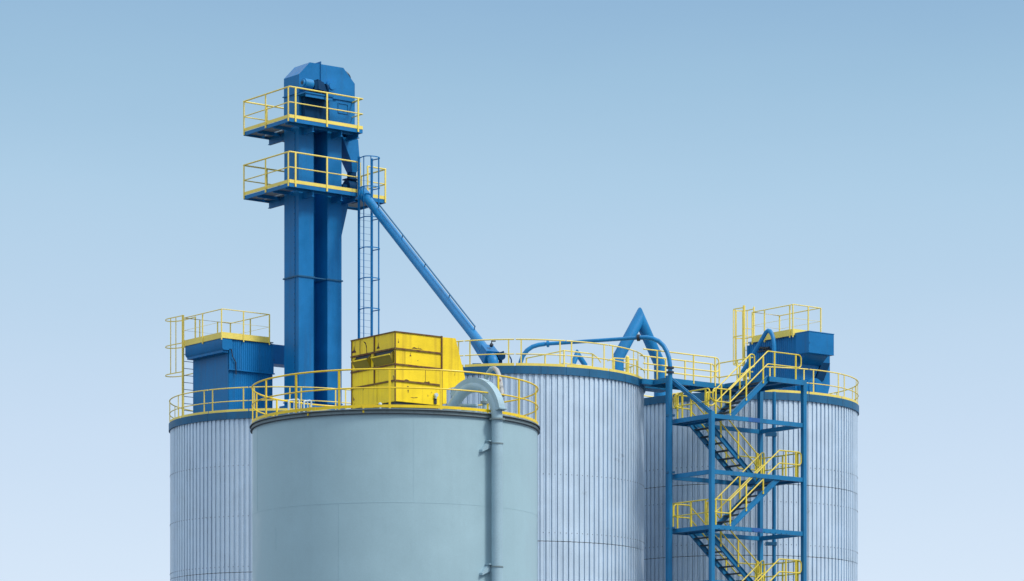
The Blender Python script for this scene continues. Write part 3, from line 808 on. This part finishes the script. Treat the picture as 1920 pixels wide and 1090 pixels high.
# ------------------------------------------------------------------ filter house on the left silo
frF = frame_px(428, 134.5, ROOF - 0.015)
F1 = thing('filter_house', 'dark blue ribbed filter house with yellow roof rail on the far left silo', 'filter house', frF, 'blue filter houses')
UF = frF.u_at(511); VF = frF.v_at(362)
zd = frF.z_at(635)
q = MB().box(0.04, UF - 0.04, 0.04, VF, 0.0, zd - 0.02)
corr_wall(q, 0, UF, 0, frF.z_at(694), 0.0, 'x'); q.box(0.0, 0.039, 0.031, VF, 0, zd - 0.5)
q.box(0, 0.03, 0, 0.03, 0, frF.z_at(694)); q.box(UF - 0.03, UF, 0.0, VF, 0, zd - 0.02)
q.build('body', BLUE, F1)
q = MB(); zl = frF.z_at(694)
corr_wall(q, 0.02, UF + 0.02, zl + 0.05, zd - 0.03, -0.06, 'x'); q.box(0.02, 0.06, -0.055, -0.001, zl + 0.05, zd - 0.03)
q.box(0.0, UF + 0.05, -0.11, -0.0015, zl, zl + 0.048)
q.build('upper_panel', BLUE, F1)
q = MB()
q.prism([(-0.36, zd - 0.01), (-0.36, zd - 0.42), (-0.30, zd - 0.50), (-0.02, zd - 0.50), (-0.02, zd - 0.01)], 'y', -0.1, VF + 0.05)
q.box(-0.02, 0.12, -0.1, -0.002, zd - 0.44, zd - 0.012)
q.box(-0.30, -0.02, -0.02, VF, zd - 0.6, zd - 0.502)
q.build('roof_header', BLUE, F1)
ud0, ud1, vd0, vd1 = -0.38, frF.u_at(504.5, -.12), -0.12, VF + 0.1
MB().box(ud0 + 0.02, UF - 0.02, vd0 + 0.02, vd1, zd, zd + 0.04).build('roof_deck', DECK, F1)
def square_rail(root, u0, u1, v0, v1, z, h, posts, tmat=PALE_YEL, toe=0.23, tr=0.021):
    r = MB()
    lp = [(u0, v1), (u0, v0), (u1, v0), (u1, v1)]
    r.tube([(x, y, z + h) for x, y in lp], tr, 8, True)
    r.tube([(x, y, z + h * 0.55) for x, y in lp], 0.007, 6, True)
    rr = r.build('guard_rail', tmat, root)
    t = MB()
    t.box(u0 - 0.014, u1, v0 - 0.014, v0 - 0.002, z - 0.02, z + toe).box(u0 - 0.014, u0 - 0.002, v0, v1, z - 0.02, z + toe)
    t.box(u1 + 0.002, u1 + 0.014, v0, v1, z - 0.02, z + toe).box(u0, u1, v1 + 0.002, v1 + 0.014, z - 0.02, z + toe)
    t.build('toe_board', tmat, rr)
    pm = post_mesh(h, 0.042, 0.042, tmat, 0.1)
    for p in posts: put(pm, 'post', rr, (p[0], p[1], z))
    return rr
hR = frF.z_at(579.5, ud0, vd0) - zd
square_rail(F1, ud0, ud1, vd0, vd1, zd, hR, [(ud0 - 0.03, vd0), (frF.u_at(456, vd0), vd0 - 0.03), (ud1, vd0 - 0.03), (ud0 - 0.03, frF.v_at(381, ud0)), (ud0 - 0.03, vd1),
            (ud1 + 0.03, (vd0 + vd1) / 2), (ud1, vd1 + 0.03), (ud0 + 0.8, vd1 + 0.03), (ud0 + 1.7, vd1 + 0.03)])
q = MB().tube([(0.08, -0.13, zd - 0.46), (0.12, -0.14, zd - 0.75), (0.3, -0.12, zd - 1.0), (0.31, -0.12, zd - 1.5)], 0.022, 8).build('conduit', DARK, F1)
q = MB().loft([(UF + 0.002, 0.4, 1.0), (UF + 0.4, 0.5, 1.0), (UF + 0.4, 1.4, 1.0), (UF + 0.002, 1.4, 1.0)], [(UF + 0.002, 0.5, 0.5), (UF + 0.12, 0.6, 0.5), (UF + 0.12, 1.2, 0.5), (UF + 0.002, 1.2, 0.5)])
q.box(UF + 0.002, UF + 0.12, 0.7, 1.1, 0, 0.499)
q.build('side_hopper', BLUE, F1)
q = MB().box(UF + 0.001, UF + 2.1, 0.35, 1.1, frF.z_at(681, UF, .35), frF.z_at(644.5, UF, .35))
frD = frF
D1 = thing('connecting_duct', 'square blue duct joining the left filter house to the back of the elevator tower', 'duct', Frame(frF.x, frF.y, frF.z, ANG))
q.build('duct_body', BLUE, D1)
q = MB().box(UF + 0.002, UF + 0.05, 0.3, 1.15, frF.z_at(684, UF, .35), frF.z_at(641.5, UF, .35)).build('duct_flange', BLUE, D1)
MB().tube([(UF + 0.12, 0.3, frF.z_at(662, UF, .3)), (UF + 0.12, 0.34, frF.z_at(650, UF, .3)), (UF + 0.3, 0.34, frF.z_at(676, UF, .3))], 0.02, 8).build('duct_cable', DARK, D1)
# its ladder
vla = VF + 0.32
ul = frF.u_at(343, vla)
wx = Frame(frF.x + ul * frF.c - vla * frF.s, frF.y + ul * frF.s + vla * frF.c, ROOF - 0.01, ANG)
hL = wx.z_at(591)
caged_ladder('yellow caged ladder on the left side of the filter house on the far left silo', wx, 0.62, hL, [wx.z_at(p) for p in (592, 643, 697)], 1, 1.7, PALE_YEL, 0.10, wx.z_at(697), rung=0.3, r0=0.25, rungmat=TEAL, strap_n=((-0.045, 0.92), (-0.03, 0.52)), sw2=0.05)

# ------------------------------------------------------------------ filter house on the right silo
frH = frame_px(1491, 129.0, ROOF - 0.015)
F2 = thing('filter_house', 'blue filter house with big square hood and fan on the far right silo', 'filter house', frH, 'blue filter houses')
VH = frH.v_at(1405); UH2 = frH.u_at(1556)
zd = frH.z_at(628)
q = MB().prism([(0.03, 0.0), (UH2 - 0.45, 0.0), (UH2 - 0.14, 0.24), (UH2, 0.68), (UH2, zd - 0.02), (0.03, zd - 0.02)], 'y', 0.03, VH)
corr_wall(q, 0.0, VH, 0, zd - 0.05, 0.0, 'y', 0.12, 0.02); q.prism([(0.0, 0.0), (UH2 - 0.46, 0.0), (UH2 - 0.15, 0.24), (UH2 - 0.01, 0.68), (UH2 - 0.01, zd - 0.02), (0.0, zd - 0.02)], 'y', -0.012, 0.028)
q.box(-0.05, 0.2, VH + 0.001, VH + 0.1, 1.2, zd - 0.1)
q.build('body', BLUE, F2)
q = MB()
zt, zb3 = frH.z_at(621.6, 0, -.8), frH.z_at(660, 0, -.8)
uh = frH.u_at(1563.5, -.8)
q.box(0, uh, -0.8, -0.001, zb3, zt)
q.box(-0.015, uh + 0.015, -0.815, -0.0, zt, zt + 0.03); q.box(-0.008, uh + 0.008, -0.808, 0.0, zb3 - 0.02, zb3)
hd2 = q.build('hood', BLUE, F2)
q = MB().tube([(0.02, -0.815, zt - 0.45), (0.02, -0.815, zt - 0.36)], 0.03, 8).build('hood_latch', BLUE_PIPE, hd2)
q = MB()
q.loft([(0.1, -0.5, zb3 - 0.021), (uh - 0.05, -0.5, zb3 - 0.021), (uh - 0.05, -0.014, zb3 - 0.021), (0.1, -0.014, zb3 - 0.021)], [(0.25, -0.06, zb3 - 0.36), (uh - 0.05, -0.06, zb3 - 0.36), (uh - 0.05, -0.014, zb3 - 0.36), (0.25, -0.014, zb3 - 0.36)])
q.build('hood_funnel', BLUE, F2)
fan = MB(); uf = frH.u_at(1525, -.2); zf = 0.45
def pfan(k): return (uf + 0.5 * math.cos(k), zf + 0.42 * math.sin(k))
poly = [pfan(2 * PI * i / 28) for i in range(28)]
fan.prism(poly, 'y', -0.3, -0.0124)
fan.tube([(uf, -0.3, zf), (uf, -0.34, zf)], 0.36, 24)
fan.box(uf - 0.04, uf + 0.04, -0.36, -0.301, 0, zf + 0.3)
fan.box(uf - 0.66, uf - 0.58, -0.2, -0.0124, 0, zf + 0.35)
fan.build('fan_housing', BLUE, F2)
fu = lambda px: frH.u_at(px, -0.08)
fz = lambda py, u: frH.z_at(py, u, -0.08)
q = MB().prism([(fu(x), fz(y, fu(x))) for x, y in ((1541, 680), (1556, 681.5), (1544.5, 712), (1529, 710.5))], 'y', -0.1, -0.0125)
q.prism([(fu(x), fz(y, fu(x))) for x, y in ((1528.5, 710), (1544, 712.5), (1540, 716), (1527, 714.5), (1514, 719), (1512, 715))], 'y', -0.14, -0.0126)
q.build('dark_duct', DARKBLUE, F2)
q = MB()
for k in range(6):
    v = frH.v_at(1424 + 3.6 * k, -0.06)
    q.tube([(-0.06, v, frH.z_at(653 - (k % 2), 0, v)), (-0.06, v + 0.1, frH.z_at(654.5 - (k % 3), 0, v))], 0.05, 8)
q.bar((-0.04, frH.v_at(1445, -.04), frH.z_at(656.5, 0, 1.6)), (-0.04, frH.v_at(1420, -.04), frH.z_at(662, 0, 2.5)), 0.05, 0.05)
q.build('valve_row', DARK, F2)
ud0, ud1, vd0, vd1 = -0.08, frH.u_at(1538, 0.02), 0.02, VH - 0.3
MB().box(ud0, UH2 - 0.05, vd0, VH, zd - 0.018, zd + 0.03).build('roof_deck', DECK, F2)
hR = frH.z_at(571, ud0, vd0) - zd
square_rail(F2, ud0, ud1, vd0, vd1, zd, hR, [(ud0 - 0.03, vd0), (ud0 - 0.03, vd0 + 0.18), (frH.u_at(1514.5, vd0), vd0 - 0.03), (ud1, vd0 - 0.03), (ud0 - 0.03, frH.v_at(1434.5, ud0)), (ud0 - 0.03, vd1), (ud1, vd1)], toe=0.24)
vla = VH + 0.2; ul = frH.u_at(1395, vla)
wx = Frame(frH.x + ul * frH.c - vla * frH.s, frH.y + ul * frH.s + vla * frH.c, ROOF - 0.01, ANG)
caged_ladder('yellow caged ladder at the left end of the filter house on the far right silo', wx, wx.u_at(1413.5), wx.z_at(573), [wx.z_at(p) for p in (577, 629, 680)], 1, 0.78, PALE_YEL, 0.10, wx.z_at(680), rung=0.3, r0=0.2, strap_n=5, sw2=0.05)
# arched pipe in front of it
fr = Frame(*at(1452, 700, 129.2)[:2], ROOF - 0.015)
t = thing('arched_pipe', 'narrow blue pipe bent into a steep arch against the right filter house', 'pipe', fr)
pts = [fr.loc(Vector((at(1452, 700, 129.2).x, 129.2, ROOF - 0.015)))] + [fr.loc(at(x, y, d)) for x, y, d in ((1452, 664, 129.2), (1451.4, 648, 129.2), (1450, 636, 129.25), (1447.4, 627, 129.3), (1444, 621.5, 129.35), (1440.5, 620.3, 129.4), (1436.5, 623, 129.5), (1432.5, 630, 129.6), (1410, 669, 130.2), (1391, 699, 130.6), (1385, 711, 130.7), (1382.5, 724, 130.8))]
pts.append(Vector((pts[-1].x, pts[-1].y, 0)))
MB().tube(pts, 0.085, 16).build('pipe_arch', BLUE_PIPE, t)
q = MB(); c = fr.loc(at(1452, 690, 129.2)); q.tube([c, c + Vector((0, 0, 0.05))], 0.12, 16)
q.build('pipe_collar', BLUE, t)

# ------------------------------------------------------------------ blue pipework on the middle silo
A0 = at(974, 700, 123.6)
fr = Frame(A0.x, A0.y, ROOF - 0.015)
t = thing('transfer_pipe', 'slim blue pipe running over the middle silo roof and down beside the stair tower', 'pipe', fr)
xv, dv_ = 1256.5, 122.55
pts = [fr.loc(Vector((A0.x, A0.y, ROOF - 0.015)))] + [fr.loc(at(x, y, d)) for x, y, d in ((976, 680, 123.6), (980, 668, 123.6), (988, 657.5, 123.6), (998, 650.5, 123.6), (1010, 646.8, 123.6), (1022, 645.3, 123.6))]
MB().tube(pts, 0.085, 16).build('inlet_bend', BLUE_PIPE, t)
s0 = fr.loc(at(1022, 645.3, 123.6)); s1 = fr.loc(at(1198, 633.5, 122.9))
MB().tube([s0, s1], 0.072, 16).build('straight_run', BLUE_PIPE, t)
pts = [fr.loc(at(x, y, d)) for x, y, d in ((1198, 633.5, 122.9), (1212, 633, 122.85), (1224, 635, 122.8), (1235, 640, 122.75), (1244, 648.5, 122.7), (1250.5, 660, 122.65), (1254.5, 672, 122.6), (1256.3, 686, dv_), (xv, 694, dv_))]
MB().tube(pts, 0.085, 16).build('outlet_bend', BLUE_PIPE, t)
v0 = fr.loc(at(xv, 694, dv_))
MB().tube([v0, (v0.x, v0.y, -fr.z)], 0.088, 16).build('downpipe', BLUE_STAIR, t)
def coupling(p, d, mat, r=0.135, w=0.05):
    p = Vector(p); d = Vector(d).normalized()
    MB().tube([p - d * w, p + d * w], r, 18).build('pipe_coupling', mat, t)
dh = s1 - s0
coupling(s0 + dh * 0.03, dh, BLUE_PIPE, 0.13, 0.04); coupling(s1 - dh * 0.005, dh, DARK, 0.13, 0.055)
coupling(fr.loc(at(xv, 690, dv_)), (0, 0, 1), DARK, 0.15, 0.035); coupling(fr.loc(at(xv, 698.5, dv_)), (0, 0, 1), DARK, 0.15, 0.035)
for py in (779, 886, 990):
    c = fr.loc(at(xv, py, dv_))
    MB().box(c.x - 0.16, c.x + 0.18, c.y - 0.07, c.y + 0.12, c.z - 0.035, c.z + 0.035).build('pipe_clamp', TEAL, t)

def vduct(label, A, Ap, B, r, za, zb, tip):
    fr = Frame(A.x, A.y, za)
    t = thing('inverted_v_duct', label, 'duct', fr, 'inverted V ducts')
    a, p, b = fr.loc(A), fr.loc(Ap), fr.loc(B)
    def leg(foot, top, nm):
        # round leg cut on the vertical mitre plane it shares with the other leg
        q = MB(); n = 32
        d = (p - top).normalized(); m = ((a - p).normalized() - (b - p).normalized()).normalized()
        x = d.cross(Vector((0, 1, 0))).normalized(); y = d.cross(x)
        rings = [(foot, r), (Vector((top.x, top.y, top.z)), r)]
        vs = [foot + Vector((math.cos(2 * PI * k / n), math.sin(2 * PI * k / n), 0)) * r for k in range(n)]
        ks = []
        hz = Vector((0, 0, 1)); bis = (hz + d).normalized()
        for k in range(n):
            o = Vector((math.cos(2 * PI * k / n), math.sin(2 * PI * k / n), 0)) * r
            # slide along the vertical to the knee's mitre plane, then along the leg to the apex plane
            kn = top + o - hz * (o.dot(bis) / hz.dot(bis)); ks.append(kn)
        es = []
        for kn in ks:
            s_ = (p - kn).dot(m) / d.dot(m)
            e = kn + d * s_
            over = (e - p).dot(hz) - r * tip
            if over > 0: e = e - d * (over * 0.75 / max(0.2, d.z))
            es.append(e)
        vs += ks + es
        fs = [(k, (k + 1) % n, (k + 1) % n + n, k + n) for k in range(n)] + [(k + n, (k + 1) % n + n, (k + 1) % n + 2 * n, k + 2 * n) for k in range(n)]
        fs += [tuple(range(n)), tuple(2 * n + k for k in range(n))]
        q.add(vs, fs); return q.build(nm, BLUE_PIPE, t)
    leg(Vector((a.x, a.y, 0)), a, 'left_leg'); leg(Vector((b.x, b.y, zb - za)), b, 'right_leg')
    for c in (a, b):
        c = c - Vector((0, 0, r * 0.55))
        MB().tube([c - Vector((0, 0, 0.02)), c + Vector((0, 0, 0.02))], r * 1.02, 28).build('weld_band', BLUE_PIPE, t)
vduct('large blue inverted V duct spanning from the middle silo to the right silo', at(1158.5, 672, 127.3), at(1199, 597, 127.9), at(1237, 683, 128.7), 0.235, ROOF - 0.015, ROOF - 0.015, 2.3)
vduct('small blue inverted V duct seen between yellow rails on the middle silo roof', at(1074, 684, 126.5), at(1082.5, 663.5, 126.7), at(1096.5, 684, 127.0), 0.105, ROOF - 0.015, ROOF - 0.015, 1.8)

# rectangular rail on the middle silo roof
fr = frame_px(1057.5, 122.6, ROOF - 0.015)
t = thing('roof_railing', 'pale yellow rectangular railing with a raised corner on the middle silo roof', 'railing', fr)
vv = fr.v_at(987); uu = fr.u_at(1111)
h = fr.z_at(657.5)
q = MB()
for z in (h, h * 0.5):
    q.tube([(0, vv, z - 0.02), (0, 0.45, z - 0.01), (0, 0, z), (uu, 0, z), (uu + 0.25, -0.02, z - 0.14), (uu + 0.4, -0.02, z - 0.3)], 0.024 if z == h else 0.018, 8)
q.tube([(uu + 0.42, -0.4, h - 0.28), (uu + 0.75, -0.4, h - 0.14), (uu + 1.9, -0.4, h - 0.1)], 0.022, 8)
q.build('handrail', PALE_YEL, t)
pm = post_mesh(h, 0.045, 0.045, PALE_YEL)
for p in ((0, 0.0), (0, vv), (0, vv * 0.5), (uu, 0)): put(pm, 'post', t, (p[0], p[1], 0))
pm = post_mesh(h - 0.14, 0.045, 0.045, PALE_YEL)
for x in (uu + 0.75, uu + 1.9): put(pm, 'post', t, (x, -0.4, 0))
q = MB().tube([(uu + 1.25, -0.6, 0), (uu + 1.25, -0.6, h - 0.1)], 0.075, 14).sphere((uu + 1.25, -0.6, h - 0.1), 0.076)
q.build('bollard', PALE_YEL, t)

# ------------------------------------------------------------------ stair tower
frT = frame_px(1334.5, 121.0, 0.0)
T = thing('stair_tower', 'blue open steel stair tower with zigzag flights and yellow handrails', 'stairs', frT)
UT = frT.u_at(1507); VT = 2.5
lv = [EYE + x for x in (17.53, 15.88, 13.77, 11.68, 9.59, 7.5)]
def column(x, y, z1, name='column', w=0.17):
    m = MB()
    m.box(x - w / 2, x + w / 2, y - w / 2, y - w / 2 + 0.022, 0, z1).box(x - w / 2, x + w / 2, y + w / 2 - 0.022, y + w / 2, 0, z1)
    m.box(x - 0.012, x + 0.012, y - w / 2 + 0.023, y + w / 2 - 0.023, 0, z1)
    m.box(x - w / 2 + .004, x - w / 2 + 0.02, y - w / 2 + 0.0225, y + w / 2 - 0.0225, 0, z1)
    return m.build(name, BLUE_STAIR, T)
column(0, 0, lv[1] + 0.09); column(0, VT, lv[0] + 0.06); column(UT, 0, lv[0] + 0.02); column(UT, VT, lv[0] - 0.16)
hw = 0.086
for z in lv[1:]:
    for p, q_ in (((hw, 0), (UT - hw, 0)), ((hw, VT), (UT - hw, VT)), ((0, hw), (0, VT - hw)), ((UT, hw), (UT, VT - hw))):
        m = MB(); p3 = Vector((p[0], p[1], z - 0.085)); q3 = Vector((q_[0], q_[1], z - 0.085))
        m.bar(p3, q3, 0.10, 0.165)
        m.build('beam', BLUE_STAIR, T)
BLUE_PATCH = paint('touch_up_blue', (0.016, 0.11, 0.36), 0.45)
for z, xa, xb in ((lv[1], 1402, 1423), (lv[3], 1408, 1428)):
    MB().box(frT.u_at(xa), frT.u_at(xb), -0.053, -0.0502, z - 0.165, z - 0.004).build('paint_patch', BLUE_PATCH, T)
bm_ = MB().tube([(0, -0.0505, 0), (0, -0.066, 0)], 0.016, 8).mesh('bolt', DARKBLUE)
for k in range(13): put(bm_, 'bolt', T, (0.32 + 0.29 * k, 0, lv[3] - 0.14))
m = MB().bar((0, 0.05, lv[1] + 0.05), (0, VT - 0.07, lv[0] - 0.05), 0.05, 0.19)
m.bar((-0.05, 0.05, lv[1] + 0.12), (-0.05, VT - 0.07, lv[0] + 0.02), 0.08, 0.02)
m.build('brace', BLUE_STAIR, T)
UL0 = 0.9
uend = [2.86 if i == 0 else 3.45 for i in range(6)]
def landing(z, u0, u1, v0=0.06, v1=VT - 0.06):
    m = MB().box(u0, u1, v0, v1, z - 0.03, z - 0.003)
    x = u0 + 0.12
    m.box(u0, u0 + 0.05, v0, v1, z - 0.16, z - 0.031); m.box(u1 - 0.05, u1, v0, v1, z - 0.16, z - 0.031)
    m.box((u0 + u1) / 2 - 0.03, (u0 + u1) / 2 + 0.03, v0, v1, z - 0.14, z - 0.031)
    m.build('landing', TREAD if False else BLUE_STAIR, T)
for i, z in enumerate(lv):
    if i == 0: landing(z, uend[0], UT - 0.05, -0.03, VT - 0.06)
    elif i % 2: landing(z, 0.055, UL0)
    else: landing(z, uend[i], UT - 0.055)
# top landing front channel
MB().box(uend[0], UT - 0.09, -0.1, -0.031, lv[0] - 0.19, lv[0] - 0.0).build('beam', BLUE_STAIR, T)
MB().box(uend[0], UT - 0.09, VT - 0.059, VT - 0.0, lv[0] - 0.19, lv[0] - 0.004).build('beam', BLUE_STAIR, T)
HR, HM = 0.97, 0.48
def flight(ul, zl, ur, zr, v0, v1, outer):
    n = 8
    st = MB().bar((0, 0, 0), (1, 0, 0), 1, 1)
    fl_ = None
    for v in (v0, v1):
        m = MB()
        for (x0, z0, x1, z1) in ((ul, zl, ur, zr),):
            d = Vector((x1 - x0, 0, z1 - z0)).normalized()
            m.prism([(x0 - 0.16 if zr > zl else x0 - 0.02, z0 - 0.005), (x0 + (0.02 if zr > zl else 0.16), z0 - 0.005 if zr > zl else z0 - 0.005),
                     (x1, z1 - 0.005 + (0.0 if zr > zl else 0.17)), (x1 + (0.0), z1 - 0.185 if zr > zl else z1 - 0.005), (x1 - (0.0 if zr > zl else 0.1), z1 - 0.22 if zr > zl else z1 - 0.18), (x0 + 0.05, z0 - 0.2)], 'y', v - 0.022, v + 0.022) if False else None
            up = Vector((-d.z, 0, d.x)) if d.x > 0 else Vector((d.z, 0, -d.x))
            m.bar(Vector((x0, v, z0 - 0.075)) - d * 0.05, Vector((x1, v, z1 - 0.075)) + d * 0.05, 0.03, 0.20, up)
            m.bar(Vector((x0, v - 0.03, z0 - 0.075)) + up * 0.09 - d * 0.05, Vector((x1, v - 0.03, z1 - 0.075)) + up * 0.09 + d * 0.05, 0.06, 0.016, up)
            m.bar(Vector((x0, v - 0.03, z0 - 0.075)) - up * 0.09 - d * 0.05, Vector((x1, v - 0.03, z1 - 0.075)) - up * 0.09 + d * 0.05, 0.06, 0.016, up)
        s_ = m.build('stringer', BLUE_STAIR, T)
    tm = MB().box(-0.135, 0.135, v0 + 0.017, v1 - 0.017, -0.035, 0.0).mesh('tread', TREAD)
    for k in range(1, n):
        f = k / n
        put(tm, 'tread', T, (ul + (ur - ul) * f, 0, zl + (zr - zl) * f - 0.02))
def stair_rail(v, ul, zl, ur, zr, ua, ub, posts, lo='stair_handrail'):
    lp = [(ua, zl + HR), (ul, zl + HR), (ur, zr + HR), (ub, zr + HR), (ub, zr + HM), (ur, zr + HM), (ul, zl + HM), (ua, zl + HM)]
    m = MB().tube(fillet([(x, v, z) for x, z in lp], 0.15, 5, True), 0.026, 8, True)
    r = m.build('handrail', STAIR_YEL, T)
    for u in posts:
        if u <= ul: zf = zl
        elif u >= ur: zf = zr
        else: zf = zl + (zr - zl) * (u - ul) / (ur - ul)
        MB().box(u - 0.03, u + 0.03, v - 0.018, v + 0.018, zf - 0.08, zf + HR - 0.02).build('post', STAIR_YEL, r)
for i in range(0, 5):
    hi, lo = lv[i], lv[i + 1]
    if i % 2 == 0:          # near flight climbs to the right landing
        ul, zl, ur, zr = UL0, lo, uend[i], hi; v0, v1 = 0.03, 0.95
        flight(ul, zl, ur, zr, v0, v1, True)
        stair_rail(v0 - 0.03, ul, zl, ur, zr, 0.06, UT - 0.14, [0.2, 0.93, 1.75, 2.62, ur + 0.35, UT - 0.42])
        stair_rail(v1 + 0.03, ul, zl, ur, zr, ul - 0.35, ur + (0.1 if i else 0.2), [ul - 0.22, 1.35, 2.3, ur - 0.05])
    else:                   # far flight drops from the left landing
        ul, zl, ur, zr = UL0, hi, uend[i + 1], lo; v0, v1 = 1.32, 2.3
        flight(ul, zl, ur, zr, v0, v1, False)
        stair_rail(v0 - 0.03, ul, zl, ur, zr, ul - 0.1, ur + 0.1, [ul - 0.05, 1.6, 2.5, ur + 0.02])
        stair_rail(v1 + 0.03, ul, zl, ur, zr, 0.12, UT - 0.2, [0.3, 1.0, 1.9, 2.8, UT - 0.4])
for i in range(1, 6):       # rails along the outer edge of each landing
    z = lv[i]; x = 0.0 if i % 2 else UT
    m = MB().tube([(x, 0.1, z + HR), (x, VT - 0.1, z + HR)], 0.026, 8).tube([(x, 0.1, z + HM), (x, VT - 0.1, z + HM)], 0.022, 8) if i > 1 else \
        MB().tube(fillet([(x, 0.12, z + HR), (x, VT - 0.55, z + HR), (x, VT - 0.55, z + HM), (x, 0.12, z + HM)], 0.13, 5, True), 0.026, 8, True)
    r = m.build('handrail', STAIR_YEL, T)
    for y in (0.35, 1.2, VT - 0.25 if i > 1 else VT - 0.8):
        MB().box(x - 0.02, x + 0.02, y - 0.03, y + 0.03, z - 0.02, z + HR - 0.02).build('post', STAIR_YEL, r)
# narrow return loop at the left end of the first landing
m = MB()
for y in (VT - 0.28, VT - 0.06): m.tube(fillet([(0.12, y, lv[1] + HM + .0), (0.12, y, lv[1] + HR + .06), (0.42, y, lv[1] + HR + .06), (0.42, y, lv[1] + HM)], 0.1, 5, True), 0.026, 8, True)
m.build('return_loop', STAIR_YEL, T)
r = m = None

# walkway bridge from the middle silo to the top landing
frB = Frame(frT.x, frT.y, 0.0, ANG)
B = thing('walkway_bridge', 'blue walkway bridge with rounded pale yellow rails behind the top of the stairs', 'walkway', frB)
zB = lv[0]
vb0, vb1 = VT + 0.09, 3.85
MB().box(0.06, UT - 0.05, vb0 + 0.06, vb1 - 0.06, zB - 0.04, zB - 0.008).build('deck', DECK, B)
m = MB()
m.box(0.0, UT, vb0, vb0 + 0.055, zB - 0.2, zB).box(0.0, UT, vb1 - 0.055, vb1, zB - 0.2, zB)
m.box(-0.055, -0.001, vb0, vb1 + 0.3, zB - 0.2, zB); m.box(UT + 0.001, UT + 0.055, vb0, vb1, zB - 0.2, zB)
for x in (1.0, 2.1, 3.2): m.box(x - 0.04, x + 0.04, vb0 + 0.056, vb1 - 0.056, zB - 0.19, zB - 0.041)
m.build('edge_beam', BLUE_STAIR, B)
MB().box(-0.62, -0.056, vb0 + 0.75, 4.9, zB - 0.2, zB - 0.004).box(-0.055, 1.6, vb1 + 0.301, 4.9, zB - 0.2, zB - 0.004).build('infill_deck', BLUE_STAIR, B)
def loop_rail(p, q, h0, h1, ends='q'):
    m = MB()
    pts = [(p[0], p[1], zB + h1), (q[0], q[1], zB + h1), (q[0], q[1], zB + h0), (p[0], p[1], zB + h0)]
    f = fillet(pts, 0.16, 5, False)
    m.tube(f, 0.026, 8)
    return m.build('handrail', PALE_YEL, B)
def posts(r, plist):
    pm = post_mesh(0.97, 0.045, 0.045, PALE_YEL, 0.12)
    for x, y in plist: put(pm, 'post', r, (x, y, zB))
uo = frT.u_at(1348, vb0)
r = loop_rail((-1.2, vb0 + 0.0), (uo, vb0), 0.44, 0.99)
posts(r, [(-0.5, vb0), (frT.u_at(1300.5, vb0), vb0), (uo - 0.2, vb0)])
uo2 = frT.u_at(1340, vb1)
r = loop_rail((-0.3, vb1), (uo2, vb1), 0.44, 0.97); posts(r, [(0.1, vb1), (1.0, vb1), (2.0, vb1), (uo2 - 0.2, vb1)])
r = loop_rail((3.62, 1.7), (3.62, 3.86), 0.44, 1.0); posts(r, [(3.62, 3.66), (3.62, 2.6)])
# back rail leaning away over the middle silo (seen behind the front rail)
m = MB().tube([(0.2, vb1 - 0.2, zB + 0.62), (uo2 - 0.3, vb1 + 0.4, zB + 0.92)], 0.024, 8)
MB().box(0.3, UT - 0.9, vb1 + 0.002, vb1 + 0.014, zB + 0.01, zB + 0.12).build('toe_board', PALE_YEL, B)

# standpipe behind the stairs
p = at(1451.5, 735, 126.2)
fr = Frame(p.x, p.y, 0.0)
t = thing('standpipe', 'vertical blue standpipe beside the rear column of the stairs', 'pipe', fr)
MB().tube([(0, 0, 0), (0, 0, p.z)], 0.07, 16).build('pipe_body', BLUE_STAIR, t)
for py in (815, 1020):
    z = at(1451, py, 126.2).z
    MB().box(-0.34, 0.10, -0.09, 0.09, z - 0.07, z + 0.07).build('pipe_clamp', TEAL, t)
